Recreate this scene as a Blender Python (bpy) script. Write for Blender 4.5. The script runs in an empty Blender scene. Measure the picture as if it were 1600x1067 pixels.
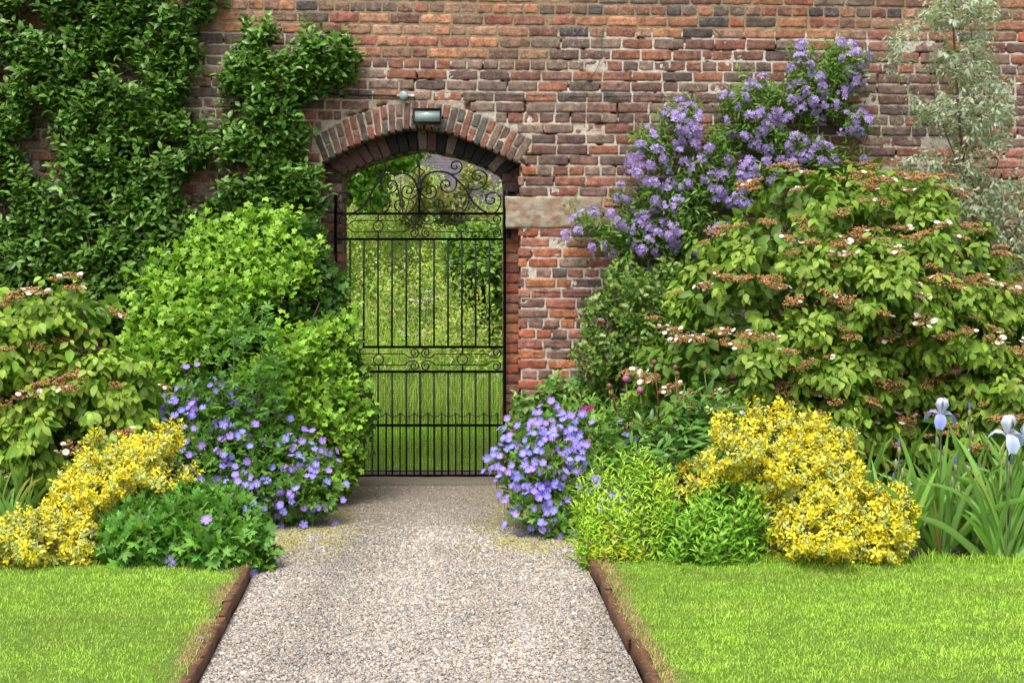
import bpy, math, random
import numpy as np
from mathutils import Vector
from mathutils.geometry import tessellate_polygon

random.seed(7)
rng = np.random.default_rng(7)
C = bpy.context.scene.collection
R = math.radians

# ------------------------------------------------------------------ camera
FPX = 2050.0; HZ = 422.0; CX = 800.0; CAMY = -10.0; EYE = 1.6
scene = bpy.context.scene
cam = bpy.data.cameras.new('camera'); camo = bpy.data.objects.new('camera', cam); C.objects.link(camo)
cam.sensor_width = 36.0; cam.lens = FPX / 1600 * 36.0
cam.shift_y = (HZ - 533.5) / 1600.0
cam.clip_start = 0.1; cam.clip_end = 500
camo.location = (0, CAMY, EYE); camo.rotation_euler = (R(90), 0, 0)
scene.camera = camo

# ------------------------------------------------------------------ world and sun (bright overcast)
SUN_EL, SUN_AZ = 64, 205        # azimuth measured like the sky texture: from +Y clockwise
w = bpy.data.worlds.new('World'); scene.world = w; w.use_nodes = True
nt = w.node_tree; nt.nodes.clear()
sky = nt.nodes.new('ShaderNodeTexSky'); sky.sky_type = 'NISHITA'; sky.sun_disc = False
sky.sun_elevation = R(SUN_EL); sky.sun_rotation = R(SUN_AZ); sky.dust_density = 4.0; sky.air_density = 1.0
hs = nt.nodes.new('ShaderNodeHueSaturation'); hs.inputs['Saturation'].default_value = 0.22
bg = nt.nodes.new('ShaderNodeBackground'); bg.inputs['Strength'].default_value = 0.15
wo = nt.nodes.new('ShaderNodeOutputWorld')
nt.links.new(sky.outputs[0], hs.inputs['Color']); nt.links.new(hs.outputs[0], bg.inputs[0]); nt.links.new(bg.outputs[0], wo.inputs[0])
sl = bpy.data.lights.new('sun', 'SUN'); sl.energy = 2.3; sl.angle = R(34); sl.color = (1.0, 0.955, 0.88)
so = bpy.data.objects.new('sun', sl); C.objects.link(so)
el, az = R(SUN_EL), R(SUN_AZ)
sd = Vector((math.sin(az) * math.cos(el), math.cos(az) * math.cos(el), math.sin(el)))
so.rotation_euler = sd.to_track_quat('Z', 'Y').to_euler(); so.location = (0, 0, 8)
scene.view_settings.view_transform = 'Standard'; scene.view_settings.look = 'None'
scene.view_settings.exposure = 0.66; scene.view_settings.gamma = 1.0
scene.cycles.max_bounces = 6; scene.cycles.diffuse_bounces = 3; scene.cycles.glossy_bounces = 2
scene.cycles.transmission_bounces = 3; scene.cycles.transparent_max_bounces = 4

# ------------------------------------------------------------------ numeric helpers
_tab = rng.random((32, 32, 32))
def vnoise(x, y, z=0.0):
    x = np.asarray(x, float); y = np.asarray(y, float) + 0 * x; z = np.asarray(z, float) + 0 * x
    xi = np.floor(x).astype(int); yi = np.floor(y).astype(int); zi = np.floor(z).astype(int)
    fx = x - xi; fy = y - yi; fz = z - zi
    fx = fx * fx * (3 - 2 * fx); fy = fy * fy * (3 - 2 * fy); fz = fz * fz * (3 - 2 * fz)
    r = 0
    for a in (0, 1):
        for b in (0, 1):
            for c in (0, 1):
                r = r + _tab[(xi + a) % 32, (yi + b) % 32, (zi + c) % 32] * (fx if a else 1 - fx) * (fy if b else 1 - fy) * (fz if c else 1 - fz)
    return r
def fbm(x, y, z=0.0, o=3):
    s = 0; a = 0.5; t = 0
    for i in range(o):
        s = s + a * vnoise(np.asarray(x) * 2 ** i + 7.3 * i, np.asarray(y) * 2 ** i + 3.1 * i, np.asarray(z) * 2 ** i + 1.7 * i); t += a; a *= .5
    return s / t
def norm(v): return v / np.maximum(np.linalg.norm(v, axis=-1, keepdims=True), 1e-9)
def P(px, py, y=0.0):
    D = y - CAMY
    return ((px - CX) * D / FPX, y, EYE - (py - HZ) * D / FPX)
def ground_y(py, z=0.0): return (EYE - z) * FPX / (py - HZ) + CAMY
def inside(poly, X, Y):
    poly = np.asarray(poly, float); r = np.zeros(np.shape(X), bool); n = len(poly)
    for i in range(n):
        x0, y0 = poly[i]; x1, y1 = poly[(i + 1) % n]
        if y0 == y1: continue
        c = ((y0 > Y) != (y1 > Y)) & (X < (x1 - x0) * (Y - y0) / (y1 - y0) + x0)
        r ^= c
    return r
def edge_dist(poly, X, Y):
    poly = np.asarray(poly, float); n = len(poly); d = np.full(np.shape(X), 1e9)
    for i in range(n):
        a = poly[i]; b = poly[(i + 1) % n]; ab = b - a; L = max((ab ** 2).sum(), 1e-12)
        t = np.clip(((X - a[0]) * ab[0] + (Y - a[1]) * ab[1]) / L, 0, 1)
        d = np.minimum(d, np.hypot(X - a[0] - t * ab[0], Y - a[1] - t * ab[1]))
    return d

# ------------------------------------------------------------------ mesh helpers
class MB:
    """collects pieces (verts, faces by size, colours) and links them as one mesh object"""
    def __init__(s): s.v = []; s.c = []; s.f = {}; s.n = 0
    def add(s, v, faces, col=(1, 1, 1)):
        v = np.asarray(v, float).reshape(-1, 3)
        c = np.asarray(col, float)
        if c.ndim == 1: c = np.tile(c, (len(v), 1))
        for f in faces:
            f = np.asarray(f)
            if f.ndim == 1: f = f[None]
            s.f.setdefault(f.shape[1], []).append(f + s.n)
        s.v.append(v); s.c.append(c); s.n += len(v)
    def mesh(s, name, origin=(0, 0, 0), smooth=True):
        me = bpy.data.meshes.new(name)
        v = np.concatenate(s.v) - np.asarray(origin, float); c = np.concatenate(s.c)
        loops = []; tot = []
        for k, fl in s.f.items():
            f = np.concatenate(fl); loops.append(f.ravel()); tot.append(np.full(len(f), k))
        loops = np.concatenate(loops).astype(np.int32); tot = np.concatenate(tot).astype(np.int32)
        start = np.concatenate([[0], np.cumsum(tot)[:-1]]).astype(np.int32)
        me.vertices.add(len(v)); me.vertices.foreach_set('co', v.ravel().astype(np.float32))
        me.loops.add(len(loops)); me.loops.foreach_set('vertex_index', loops)
        me.polygons.add(len(tot)); me.polygons.foreach_set('loop_start', start); me.polygons.foreach_set('loop_total', tot)
        if smooth: me.polygons.foreach_set('use_smooth', np.ones(len(tot), bool))
        at = me.color_attributes.new('col', 'FLOAT_COLOR', 'POINT')
        at.data.foreach_set('color', np.concatenate([c, np.ones((len(c), 1))], 1).ravel().astype(np.float32))
        me.update(calc_edges=True)
        return me
    def build(s, name, mat, parent=None, smooth=True):
        org = parent.location if parent is not None else (0, 0, 0)
        if parent is not None and parent.parent is not None: org = Vector(org) + parent.parent.location
        me = s.mesh(name, org, smooth); me.materials.append(mat)
        o = bpy.data.objects.new(name, me); C.objects.link(o); o.parent = parent
        return o
def thing(name, label, cat, loc=(0, 0, 0), group=None):
    o = bpy.data.objects.new(name, None); C.objects.link(o); o.location = loc; o.empty_display_size = .1
    o['label'] = label; o['category'] = cat
    if group: o['group'] = group
    bpy.context.view_layer.update()
    return o
def kind(o, k, label=None, cat=None):
    o['kind'] = k
    if label: o['label'] = label
    if cat: o['category'] = cat
    return o

def tube(mb, pts, rad, n=6, col=(1, 1, 1), cap=True):
    pts = np.asarray(pts, float); m = len(pts); rad = np.broadcast_to(np.asarray(rad, float), (m,))
    t = norm(np.gradient(pts, axis=0)); ref = np.array([0, 1., 0])
    if abs(t[:, 1]).mean() > .9: ref = np.array([1., 0, 0])
    a = norm(np.cross(t, ref)); b = np.cross(t, a)
    th = np.arange(n) * 2 * np.pi / n
    V = pts[:, None] + rad[:, None, None] * (np.cos(th)[None, :, None] * a[:, None] + np.sin(th)[None, :, None] * b[:, None])
    i = np.arange(m - 1)[:, None] * n; j = np.arange(n)[None]; j2 = (j + 1) % n
    F = np.stack([i + j, i + j2, i + n + j2, i + n + j], -1).reshape(-1, 4)
    fs = [F]
    if cap: fs += [np.arange(n)[::-1][None], (np.arange(n) + (m - 1) * n)[None]]
    mb.add(V, fs, col)
def box(mb, x0, x1, y0, y1, z0, z1, col=(1, 1, 1), bev=0.0):
    b = min(bev, (x1 - x0) * .45, (y1 - y0) * .45, (z1 - z0) * .45)
    if b <= 0:
        v = [(x, y, z) for x in (x0, x1) for y in (y0, y1) for z in (z0, z1)]
        mb.add(v, [[(0, 1, 3, 2), (4, 6, 7, 5), (0, 4, 5, 1), (2, 3, 7, 6), (0, 2, 6, 4), (1, 5, 7, 3)]], col); return
    xs, ys, zs = (x0, x1), (y0, y1), (z0, z1); V = []; idx = {}
    for i in (0, 1):
        for j in (0, 1):
            for k in (0, 1):
                sx, sy, sz = (1, -1)[i], (1, -1)[j], (1, -1)[k]
                for ax in range(3):
                    p = [xs[i] + sx * b, ys[j] + sy * b, zs[k] + sz * b]; p[ax] = (xs, ys, zs)[ax][(i, j, k)[ax]]
                    idx[i, j, k, ax] = len(V); V.append(p)
    Q = []; T = []
    for ax in range(3):
        o1, o2 = [a for a in range(3) if a != ax]
        for s in (0, 1):
            q = []
            for (a, c) in ((0, 0), (1, 0), (1, 1), (0, 1)):
                k = [0, 0, 0]; k[ax] = s; k[o1] = a; k[o2] = c; q.append(idx[(*k, ax)])
            Q.append(q)
        for a in (0, 1):
            for c in (0, 1):
                k0 = [0, 0, 0]; k0[o1] = a; k0[o2] = c; k1 = list(k0); k1[ax] = 1
                Q.append([idx[(*k0, o1)], idx[(*k0, o2)], idx[(*k1, o2)], idx[(*k1, o1)]])
    for i in (0, 1):
        for j in (0, 1):
            for k in (0, 1): T.append([idx[i, j, k, 0], idx[i, j, k, 1], idx[i, j, k, 2]])
    mb.add(V, [Q, T], col)
def prism(mb, poly, y0, y1, col=(1, 1, 1)):
    """polygon in (x,z) extruded in y"""
    n = len(poly); v = [(p[0], y0, p[1]) for p in poly] + [(p[0], y1, p[1]) for p in poly]
    tri = tessellate_polygon([[Vector((p[0], p[1], 0)) for p in poly]])
    F = [[list(t) for t in tri], [[i + n for i in t][::-1] for t in tri]]
    Q = [[i, (i + 1) % n, n + (i + 1) % n, n + i] for i in range(n)]
    mb.add(v, F + [Q], col)
def prism_h(mb, poly, z0, z1, col=(1, 1, 1)):
    n = len(poly); v = [(p[0], p[1], z0) for p in poly] + [(p[0], p[1], z1) for p in poly]
    tri = tessellate_polygon([[Vector((p[0], p[1], 0)) for p in poly]])
    F = [[list(t) for t in tri], [[i + n for i in t][::-1] for t in tri]]
    Q = [[i, (i + 1) % n, n + (i + 1) % n, n + i] for i in range(n)]
    mb.add(v, F + [Q], col)
def smooth_line(pts, k=6):
    pts = np.asarray(pts, float)
    if len(pts) < 3: return pts
    p = np.vstack([2 * pts[0] - pts[1], pts, 2 * pts[-1] - pts[-2]]); out = []
    for i in range(1, len(p) - 2):
        for t in np.arange(k) / k:
            out.append(.5 * (2 * p[i] + (p[i + 1] - p[i - 1]) * t + (2 * p[i - 1] - 5 * p[i] + 4 * p[i + 1] - p[i + 2]) * t * t + (-p[i - 1] + 3 * p[i] - 3 * p[i + 1] + p[i + 2]) * t ** 3))
    out.append(p[-2]); return np.array(out)

# ------------------------------------------------------------------ materials
def newmat(name):
    m = bpy.data.materials.new(name); m.use_nodes = True; t = m.node_tree; t.nodes.clear()
    o = t.nodes.new('ShaderNodeOutputMaterial'); return m, t, o
def nd(t, ty, **kw):
    n = t.nodes.new(ty)
    for k, v in kw.items():
        if k in n.inputs.keys(): n.inputs[k].default_value = v
        else: setattr(n, k, v)
    return n
def noise(t, scale, detail=4, rough=.6, co=None):
    n = nd(t, 'ShaderNodeTexNoise'); n.inputs['Scale'].default_value = scale; n.inputs['Detail'].default_value = detail; n.inputs['Roughness'].default_value = rough
    if co is None:
        tc = nd(t, 'ShaderNodeTexCoord'); co = tc.outputs['Object']
    t.links.new(co, n.inputs['Vector']); return n.outputs['Fac']
def ramp(t, fac, stops):
    r = nd(t, 'ShaderNodeValToRGB'); e = r.color_ramp.elements
    while len(e) < len(stops): e.new(.5)
    for k, (p, c) in enumerate(stops): e[k].position = p; e[k].color = (*c, 1) if len(c) == 3 else c
    t.links.new(fac, r.inputs[0]); return r.outputs[0]
def mix(t, fac, a, b, mode='MIX'):
    m = nd(t, 'ShaderNodeMix'); m.data_type = 'RGBA'; m.blend_type = mode
    for k, v in ((0, fac), (6, a), (7, b)):
        if hasattr(v, 'is_output'): t.links.new(v, m.inputs[k])
        else: m.inputs[k].default_value = v if k == 0 else (*v, 1)
    return m.outputs[2]
def mat_simple(name, col, rough=.6, metal=0.0, var=.25, scale=20, bump=0.0, bscale=60, spec=.5):
    m, t, o = newmat(name); b = nd(t, 'ShaderNodeBsdfPrincipled')
    f = noise(t, scale)
    c0 = tuple(c * (1 - var) for c in col); c1 = tuple(min(c * (1 + var), 1) for c in col)
    t.links.new(ramp(t, f, [(.3, c0), (.7, c1)]), b.inputs['Base Color'])
    b.inputs['Roughness'].default_value = rough; b.inputs['Metallic'].default_value = metal; b.inputs['Specular IOR Level'].default_value = spec
    if bump:
        bp = nd(t, 'ShaderNodeBump'); bp.inputs['Strength'].default_value = bump; bp.inputs['Distance'].default_value = .01
        t.links.new(noise(t, bscale, 5), bp.inputs['Height']); t.links.new(bp.outputs[0], b.inputs['Normal'])
    t.links.new(b.outputs[0], o.inputs[0]); return m
def mat_attr(name, rough=.5, transl=0.25, spec=.35, bump=0.0, bscale=80, mott=.0, mscale=30, tint=(1.15, 1.2, .6)):
    m, t, o = newmat(name); b = nd(t, 'ShaderNodeBsdfPrincipled')
    a = nd(t, 'ShaderNodeAttribute'); a.attribute_name = 'col'; col = a.outputs['Color']
    if mott:
        col = mix(t, 1.0, col, ramp(t, noise(t, mscale, 5), [(.3, (1 - mott,) * 3), (.7, (1 + mott,) * 3)]), 'MULTIPLY')
    t.links.new(col, b.inputs['Base Color'])
    b.inputs['Roughness'].default_value = rough; b.inputs['Specular IOR Level'].default_value = spec
    if bump:
        bp = nd(t, 'ShaderNodeBump'); bp.inputs['Strength'].default_value = bump; bp.inputs['Distance'].default_value = .01
        t.links.new(noise(t, bscale, 5), bp.inputs['Height']); t.links.new(bp.outputs[0], b.inputs['Normal'])
    out = b.outputs[0]
    if transl:
        tr = nd(t, 'ShaderNodeBsdfTranslucent'); t.links.new(mix(t, 1.0, col, tint, 'MULTIPLY'), tr.inputs['Color'])
        ms = nd(t, 'ShaderNodeMixShader'); ms.inputs[0].default_value = transl
        t.links.new(b.outputs[0], ms.inputs[1]); t.links.new(tr.outputs[0], ms.inputs[2]); out = ms.outputs[0]
    t.links.new(out, o.inputs[0]); return m

M_leaf = mat_attr('leaf', .5, .28)
M_gloss = mat_attr('glossy_leaf', .36, .2, .45)
M_petal = mat_attr('petal', .6, .3, .2, tint=(1, 1, 1))
M_grass = mat_attr('grass_blade', .6, .3, .25)
M_bark = mat_attr('bark', .85, 0, .2, .5, 90, .3, 40)
M_iron = mat_simple('painted_iron', (.006, .007, .009), .6, 0, .5, 60, .3, 200, .25)
M_wire = mat_simple('rusty_wire', (.10, .055, .03), .8, 0, .4, 50)
M_green_wire = mat_simple('green_wire', (.09, .14, .14), .6, 0, .2, 50)
M_stone_grit = mat_attr('stone_grit', .85, 0, .25, .5, 160, .18, 60)

def mat_brick():
    m, t, o = newmat('weathered_brick'); b = nd(t, 'ShaderNodeBsdfPrincipled')
    a = nd(t, 'ShaderNodeAttribute'); a.attribute_name = 'col'
    tc = nd(t, 'ShaderNodeTexCoord'); co = tc.outputs['Object']
    c = mix(t, 1.0, a.outputs['Color'], ramp(t, noise(t, 22, 6, .65, co), [(.3, (.5, .47, .48)), (.5, (1, 1, 1)), (.7, (1.6, 1.5, 1.42))]), 'MULTIPLY')
    c = mix(t, ramp(t, noise(t, 85, 4, .7, co), [(.54, (0,) * 3), (.68, (.75,) * 3)]), c, (.055, .042, .042))
    # lime bloom and efflorescence
    mk = nd(t, 'ShaderNodeMath'); mk.operation = 'MULTIPLY'
    t.links.new(ramp(t, noise(t, 1.7, 3, .6, co), [(.40, (0,) * 3), (.8, (1,) * 3)]), mk.inputs[0])
    t.links.new(ramp(t, noise(t, 55, 6, .75, co), [(.53, (0,) * 3), (.64, (.75,) * 3)]), mk.inputs[1])
    c = mix(t, mk.outputs[0], c, (.50, .44, .38))
    t.links.new(c, b.inputs['Base Color']); b.inputs['Roughness'].default_value = .9; b.inputs['Specular IOR Level'].default_value = .2
    bp = nd(t, 'ShaderNodeBump'); bp.inputs['Strength'].default_value = 1.0; bp.inputs['Distance'].default_value = .014
    t.links.new(noise(t, 60, 8, .75, co), bp.inputs['Height']); t.links.new(bp.outputs[0], b.inputs['Normal'])
    t.links.new(b.outputs[0], o.inputs[0]); return m
M_brick = mat_brick()
M_mortar = mat_attr('lime_mortar', .95, 0, .1, .9, 90, .3, 35)
M_dark_brick = mat_attr('dark_brick', .8, 0, .25, .8, 70, .35, 45)

# ------------------------------------------------------------------ ground, path, lawns
def soil_mat(name, c0, c1, s=12, bs=60, bd=.02):
    m, t, o = newmat(name); b = nd(t, 'ShaderNodeBsdfPrincipled')
    t.links.new(ramp(t, noise(t, s, 8, .7), [(.3, c0), (.7, c1)]), b.inputs['Base Color']); b.inputs['Roughness'].default_value = .95
    bp = nd(t, 'ShaderNodeBump'); bp.inputs['Strength'].default_value = 1; bp.inputs['Distance'].default_value = bd
    t.links.new(noise(t, bs, 6, .7), bp.inputs['Height']); t.links.new(bp.outputs[0], b.inputs['Normal'])
    t.links.new(b.outputs[0], o.inputs[0]); return m
M_soil = soil_mat('soil', (.015, .011, .008), (.05, .036, .024))
M_turf = soil_mat('turf', (.08, .16, .015), (.16, .28, .02), 9, 200, .01)
mb = MB(); mb.add([(-80, -60, -.03), (80, -60, -.03), (80, 120, -.03), (-80, 120, -.03)], [[(0, 1, 2, 3)]])
kind(mb.build('ground', M_soil), 'structure', 'dark bare soil of the planting beds', 'ground')

def edgeL(y): return -1.374 + (-2.92 - y) * .0806
def edgeR(y): return .404 + (-2.92 - y) * .0526
def mat_path():
    m, t, o = newmat('gravel_bed'); b = nd(t, 'ShaderNodeBsdfPrincipled')
    tc = nd(t, 'ShaderNodeTexCoord'); co = tc.outputs['Object']
    vo = nd(t, 'ShaderNodeTexVoronoi'); vo.inputs['Scale'].default_value = 130; t.links.new(co, vo.inputs['Vector'])
    g = ramp(t, vo.outputs['Color'], [(0, (.10, .085, .07)), (.35, (.22, .18, .15)), (.7, (.36, .30, .25)), (1, (.5, .44, .38))])
    sx = nd(t, 'ShaderNodeSeparateXYZ'); t.links.new(co, sx.inputs[0])
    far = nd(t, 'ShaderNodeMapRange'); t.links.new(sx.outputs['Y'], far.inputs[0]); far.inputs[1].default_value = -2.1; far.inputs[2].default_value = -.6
    # distance from path middle -> moss along the shaded edges
    ab = nd(t, 'ShaderNodeMath'); ab.operation = 'ADD'; t.links.new(sx.outputs['X'], ab.inputs[0]); ab.inputs[1].default_value = .58
    ab2 = nd(t, 'ShaderNodeMath'); ab2.operation = 'ABSOLUTE'; t.links.new(ab.outputs[0], ab2.inputs[0])
    ed = nd(t, 'ShaderNodeMapRange'); t.links.new(ab2.outputs[0], ed.inputs[0]); ed.inputs[1].default_value = .3; ed.inputs[2].default_value = .75
    near = nd(t, 'ShaderNodeMapRange'); t.links.new(sx.outputs['Y'], near.inputs[0]); near.inputs[1].default_value = -2.6; near.inputs[2].default_value = -1.8
    mu = nd(t, 'ShaderNodeMath'); mu.operation = 'MULTIPLY'; t.links.new(ed.outputs[0], mu.inputs[0]); t.links.new(near.outputs[0], mu.inputs[1])
    n1 = noise(t, 7, 6, .7, co)
    mu2 = nd(t, 'ShaderNodeMath'); mu2.operation = 'MULTIPLY'; t.links.new(mu.outputs[0], mu2.inputs[0]); t.links.new(ramp(t, n1, [(.34, (0,) * 3), (.72, (1,) * 3)]), mu2.inputs[1])
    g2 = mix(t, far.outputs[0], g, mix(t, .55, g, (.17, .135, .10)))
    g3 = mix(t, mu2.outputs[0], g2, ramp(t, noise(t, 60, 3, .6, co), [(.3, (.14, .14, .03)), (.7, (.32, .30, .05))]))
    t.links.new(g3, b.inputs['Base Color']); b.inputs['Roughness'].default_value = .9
    bp = nd(t, 'ShaderNodeBump'); bp.inputs['Strength'].default_value = .8; bp.inputs['Distance'].default_value = .006
    t.links.new(vo.outputs['Distance'], bp.inputs['Height']); t.links.new(bp.outputs[0], b.inputs['Normal'])
    t.links.new(b.outputs[0], o.inputs[0]); return m
mb = MB(); ys = np.linspace(-9.5, -.02, 80); us = np.linspace(0, 1, 30)
Yg, Ug = np.meshgrid(ys, us, indexing='ij'); wide = np.where(Yg > -2.9, .18, 0)
XL = edgeL(Yg) - wide; XR = edgeR(Yg) + wide
Xg = XL + (XR - XL) * Ug; Zg = (fbm(Xg * 3, Yg * 3, 2.2) - .5) * .02
V = np.stack([Xg, Yg, Zg], -1).reshape(-1, 3); ii = np.arange(79)[:, None] * 30 + np.arange(29)[None]
mb.add(V, [np.stack([ii, ii + 1, ii + 31, ii + 30], -1).reshape(-1, 4)])
kind(mb.build('path', mat_path()), 'structure', 'gravel path leading to the iron gate', 'path')

def scatter_stones(n, name, label):
    mb = MB()
    y = -9.0 + (rng.random(n) ** .8) * 8.9
    y = rng.uniform(-5.9, -.08, n); keep = rng.random(n) < np.clip((-y - .1) / 2.4, .22, 1); y = y[keep]; n = len(y)
    u = rng.random(n); wd = np.where(y > -2.9, .12, -.012)
    x = (edgeL(y) - wd) + (edgeR(y) - edgeL(y) + 2 * wd) * u
    sz = np.clip(rng.lognormal(math.log(.0052), .33, n), .003, .016) * np.where(y > -1.8, .75, 1)
    oc = np.array([(1, 0, 0), (-1, 0, 0), (0, 1, 0), (0, -1, 0), (0, 0, 1), (0, 0, -1)], float)
    f = np.array([(0, 2, 4), (2, 1, 4), (1, 3, 4), (3, 0, 4), (2, 0, 5), (1, 2, 5), (3, 1, 5), (0, 3, 5)])
    jit = 1 + rng.uniform(-.38, .38, (n, 6, 3)); v = oc[None] * jit + rng.uniform(-.28, .28, (n, 6, 3))
    q = rng.normal(size=(n, 3, 3)); a = norm(q[:, 0]); b = norm(np.cross(a, q[:, 1])); c = np.cross(a, b)
    Rm = np.stack([a, b, c], -1); v = np.einsum('nij,nkj->nki', Rm, v) * (sz[:, None, None] * np.array([1.15, 1.15, .8]))
    z = (fbm(x * 3, y * 3, 2.2) - .5) * .02 + rng.uniform(-.001, .007, n)
    v += np.stack([x, y, z], -1)[:, None]
    pal = np.array([(.46, .39, .33), (.36, .30, .26), (.28, .235, .21), (.50, .45, .40), (.40, .31, .26), (.20, .18, .17), (.60, .55, .50), (.34, .30, .29), (.42, .30, .24)])
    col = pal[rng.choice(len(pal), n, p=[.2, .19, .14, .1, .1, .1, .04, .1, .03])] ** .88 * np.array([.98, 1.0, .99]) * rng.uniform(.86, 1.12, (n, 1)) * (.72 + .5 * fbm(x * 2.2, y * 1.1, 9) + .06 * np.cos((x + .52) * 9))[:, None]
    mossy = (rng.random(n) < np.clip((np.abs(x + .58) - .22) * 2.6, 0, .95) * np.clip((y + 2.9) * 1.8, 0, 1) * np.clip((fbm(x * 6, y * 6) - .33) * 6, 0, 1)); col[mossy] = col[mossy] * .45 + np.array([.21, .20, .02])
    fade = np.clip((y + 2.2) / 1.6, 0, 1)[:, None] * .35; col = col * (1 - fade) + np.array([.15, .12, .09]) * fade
    F = (f[None] + (np.arange(n) * 6)[:, None, None]).reshape(-1, 3)
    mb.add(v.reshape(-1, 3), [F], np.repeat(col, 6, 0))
    kind(mb.build(name, M_stone_grit, smooth=False), 'stuff', label, 'gravel')
scatter_stones(210000, 'gravel', 'loose pinkish grey gravel covering the path')

# lawn sheets, a step above the gravel
LZ = .055
def lawn_front(x):   # far edge of the lawns, against the beds
    return np.where(np.asarray(x) < -.5, -2.93 + (np.asarray(x) + 1.4) * -.04, -2.93 - (np.asarray(x) - .4) * .055) + .03 * np.sin(np.asarray(x) * 3.1)
for sgn in (-1, 1):
    mb = MB(); 
    if sgn < 0: xa, xb = np.full(60, -6.5), None
    ys = np.linspace(-8.5, 0, 60)
    us = np.linspace(0, 1, 50)
    V = np.zeros((60, 50, 3))
    for i in range(60):
        t = i / 59.
        for j in range(50):
            u = j / 49.
            y = -8.5 + t * (5.55)
            x0 = (edgeL(y) - .045) if sgn < 0 else (edgeR(y) + .045); x = x0 + sgn * u * 6.0
            yf = float(lawn_front(x)); yy = -8.5 + t * (yf + 8.5)
            V[i, j] = (x, yy, LZ + .012 * (fbm(x * 1.5, yy * 1.5, 4) - .5))
    ii = np.arange(59)[:, None] * 50 + np.arange(49)[None]
    mb.add(V.reshape(-1, 3), [np.stack([ii, ii + 1, ii + 51, ii + 50], -1).reshape(-1, 4)])
    kind(mb.build('lawn', M_turf), 'structure', 'mown lawn turf to the %s of the gravel path' % ('left' if sgn < 0 else 'right'), 'lawn')

def blades(mb, x, y, z, h, wd, col, lean=.5, tipc=None):
    n = len(x); th = rng.uniform(0, 2 * np.pi, n); ln = rng.uniform(.1, lean, n) * h
    d = np.stack([np.cos(th), np.sin(th), 0 * th], -1); s = np.stack([-np.sin(th + rng.normal(0, .8, n)), np.cos(th), 0 * th], -1) * wd[:, None] * .5
    p0 = np.stack([x, y, z], -1); p1 = p0 + d * ln[:, None] * .35 + np.array([0, 0, 1]) * (h * .6)[:, None]
    p2 = p0 + d * ln[:, None] + np.array([0, 0, 1]) * (h * (1 - .25 * lean))[:, None]
    v = np.stack([p0 - s, p0 + s, p1 - s * .8, p1 + s * .8, p2], 1)
    k = (np.arange(n) * 5)[:, None]
    Q = k + np.array([[0, 1, 3, 2]]); T = k + np.array([[2, 3, 4]])
    c = np.repeat(col[:, None], 5, 1); 
    if tipc is not None: c[:, 4] = tipc
    mb.add(v.reshape(-1, 3), [Q, T], c.reshape(-1, 3))
def lawn_grass(sgn, n):
    y = rng.uniform(-5.9, -2.7, n); u = rng.random(n)
    x = np.where(sgn < 0, edgeL(y) - .012, edgeR(y) + .012) + sgn * u * 3.6
    k = y < lawn_front(x) + .02 * rng.random(n); x = x[k]; y = y[k]; u = u[k]; n = len(x)
    dry = np.clip(1 - (u * 3.6) / (.07 + .24 * fbm(y * 4, x * 2, 1.0) ** 1.5), 0, 1) > rng.random(n) * .55
    dry &= rng.random(n) < .85
    big = fbm(x * 1.6, y * 3.5, 8.1); sm = fbm(x * 9, y * 14, 3.3)
    base = np.array([.275, .46, .036])[None] * (.60 + .85 * big + .55 * (sm - .5))[:, None]
    yel = (fbm(x * 3.7, y * 6, 5.5))[:, None]; base = base + np.array([.10, .05, .03]) * np.clip(yel - .45, 0, 1) * 1.6
    base *= rng.uniform(.7, 1.35, (n, 1)); base += rng.uniform(0, .10, (n, 1)) * np.array([1, .9, .5])
    base[dry] = np.array([.46, .34, .17]) * rng.uniform(.6, 1.15, (dry.sum(), 1))
    h = rng.uniform(.010, .026, n) * (.6 + .9 * sm); h[dry] *= .75
    rim = y > lawn_front(x) - .09; h[rim] *= rng.uniform(1, 3.2, rim.sum()); er = (u * 3.6 < .07) & (rng.random(n) < .35); h[er] *= rng.uniform(1, 2.3, er.sum())
    z = LZ - .004 + .012 * (fbm(x * 1.5, y * 1.5, 4) - .5)
    mb = MB(); blades(mb, x, y, z, h, rng.uniform(.002, .0042, n), base, .95, None)
    kind(mb.build('grass', M_grass), 'stuff', 'short bright green grass to the %s of the path' % ('left' if sgn < 0 else 'right'), 'grass')
lawn_grass(-1, 130000); lawn_grass(1, 190000)

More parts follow.
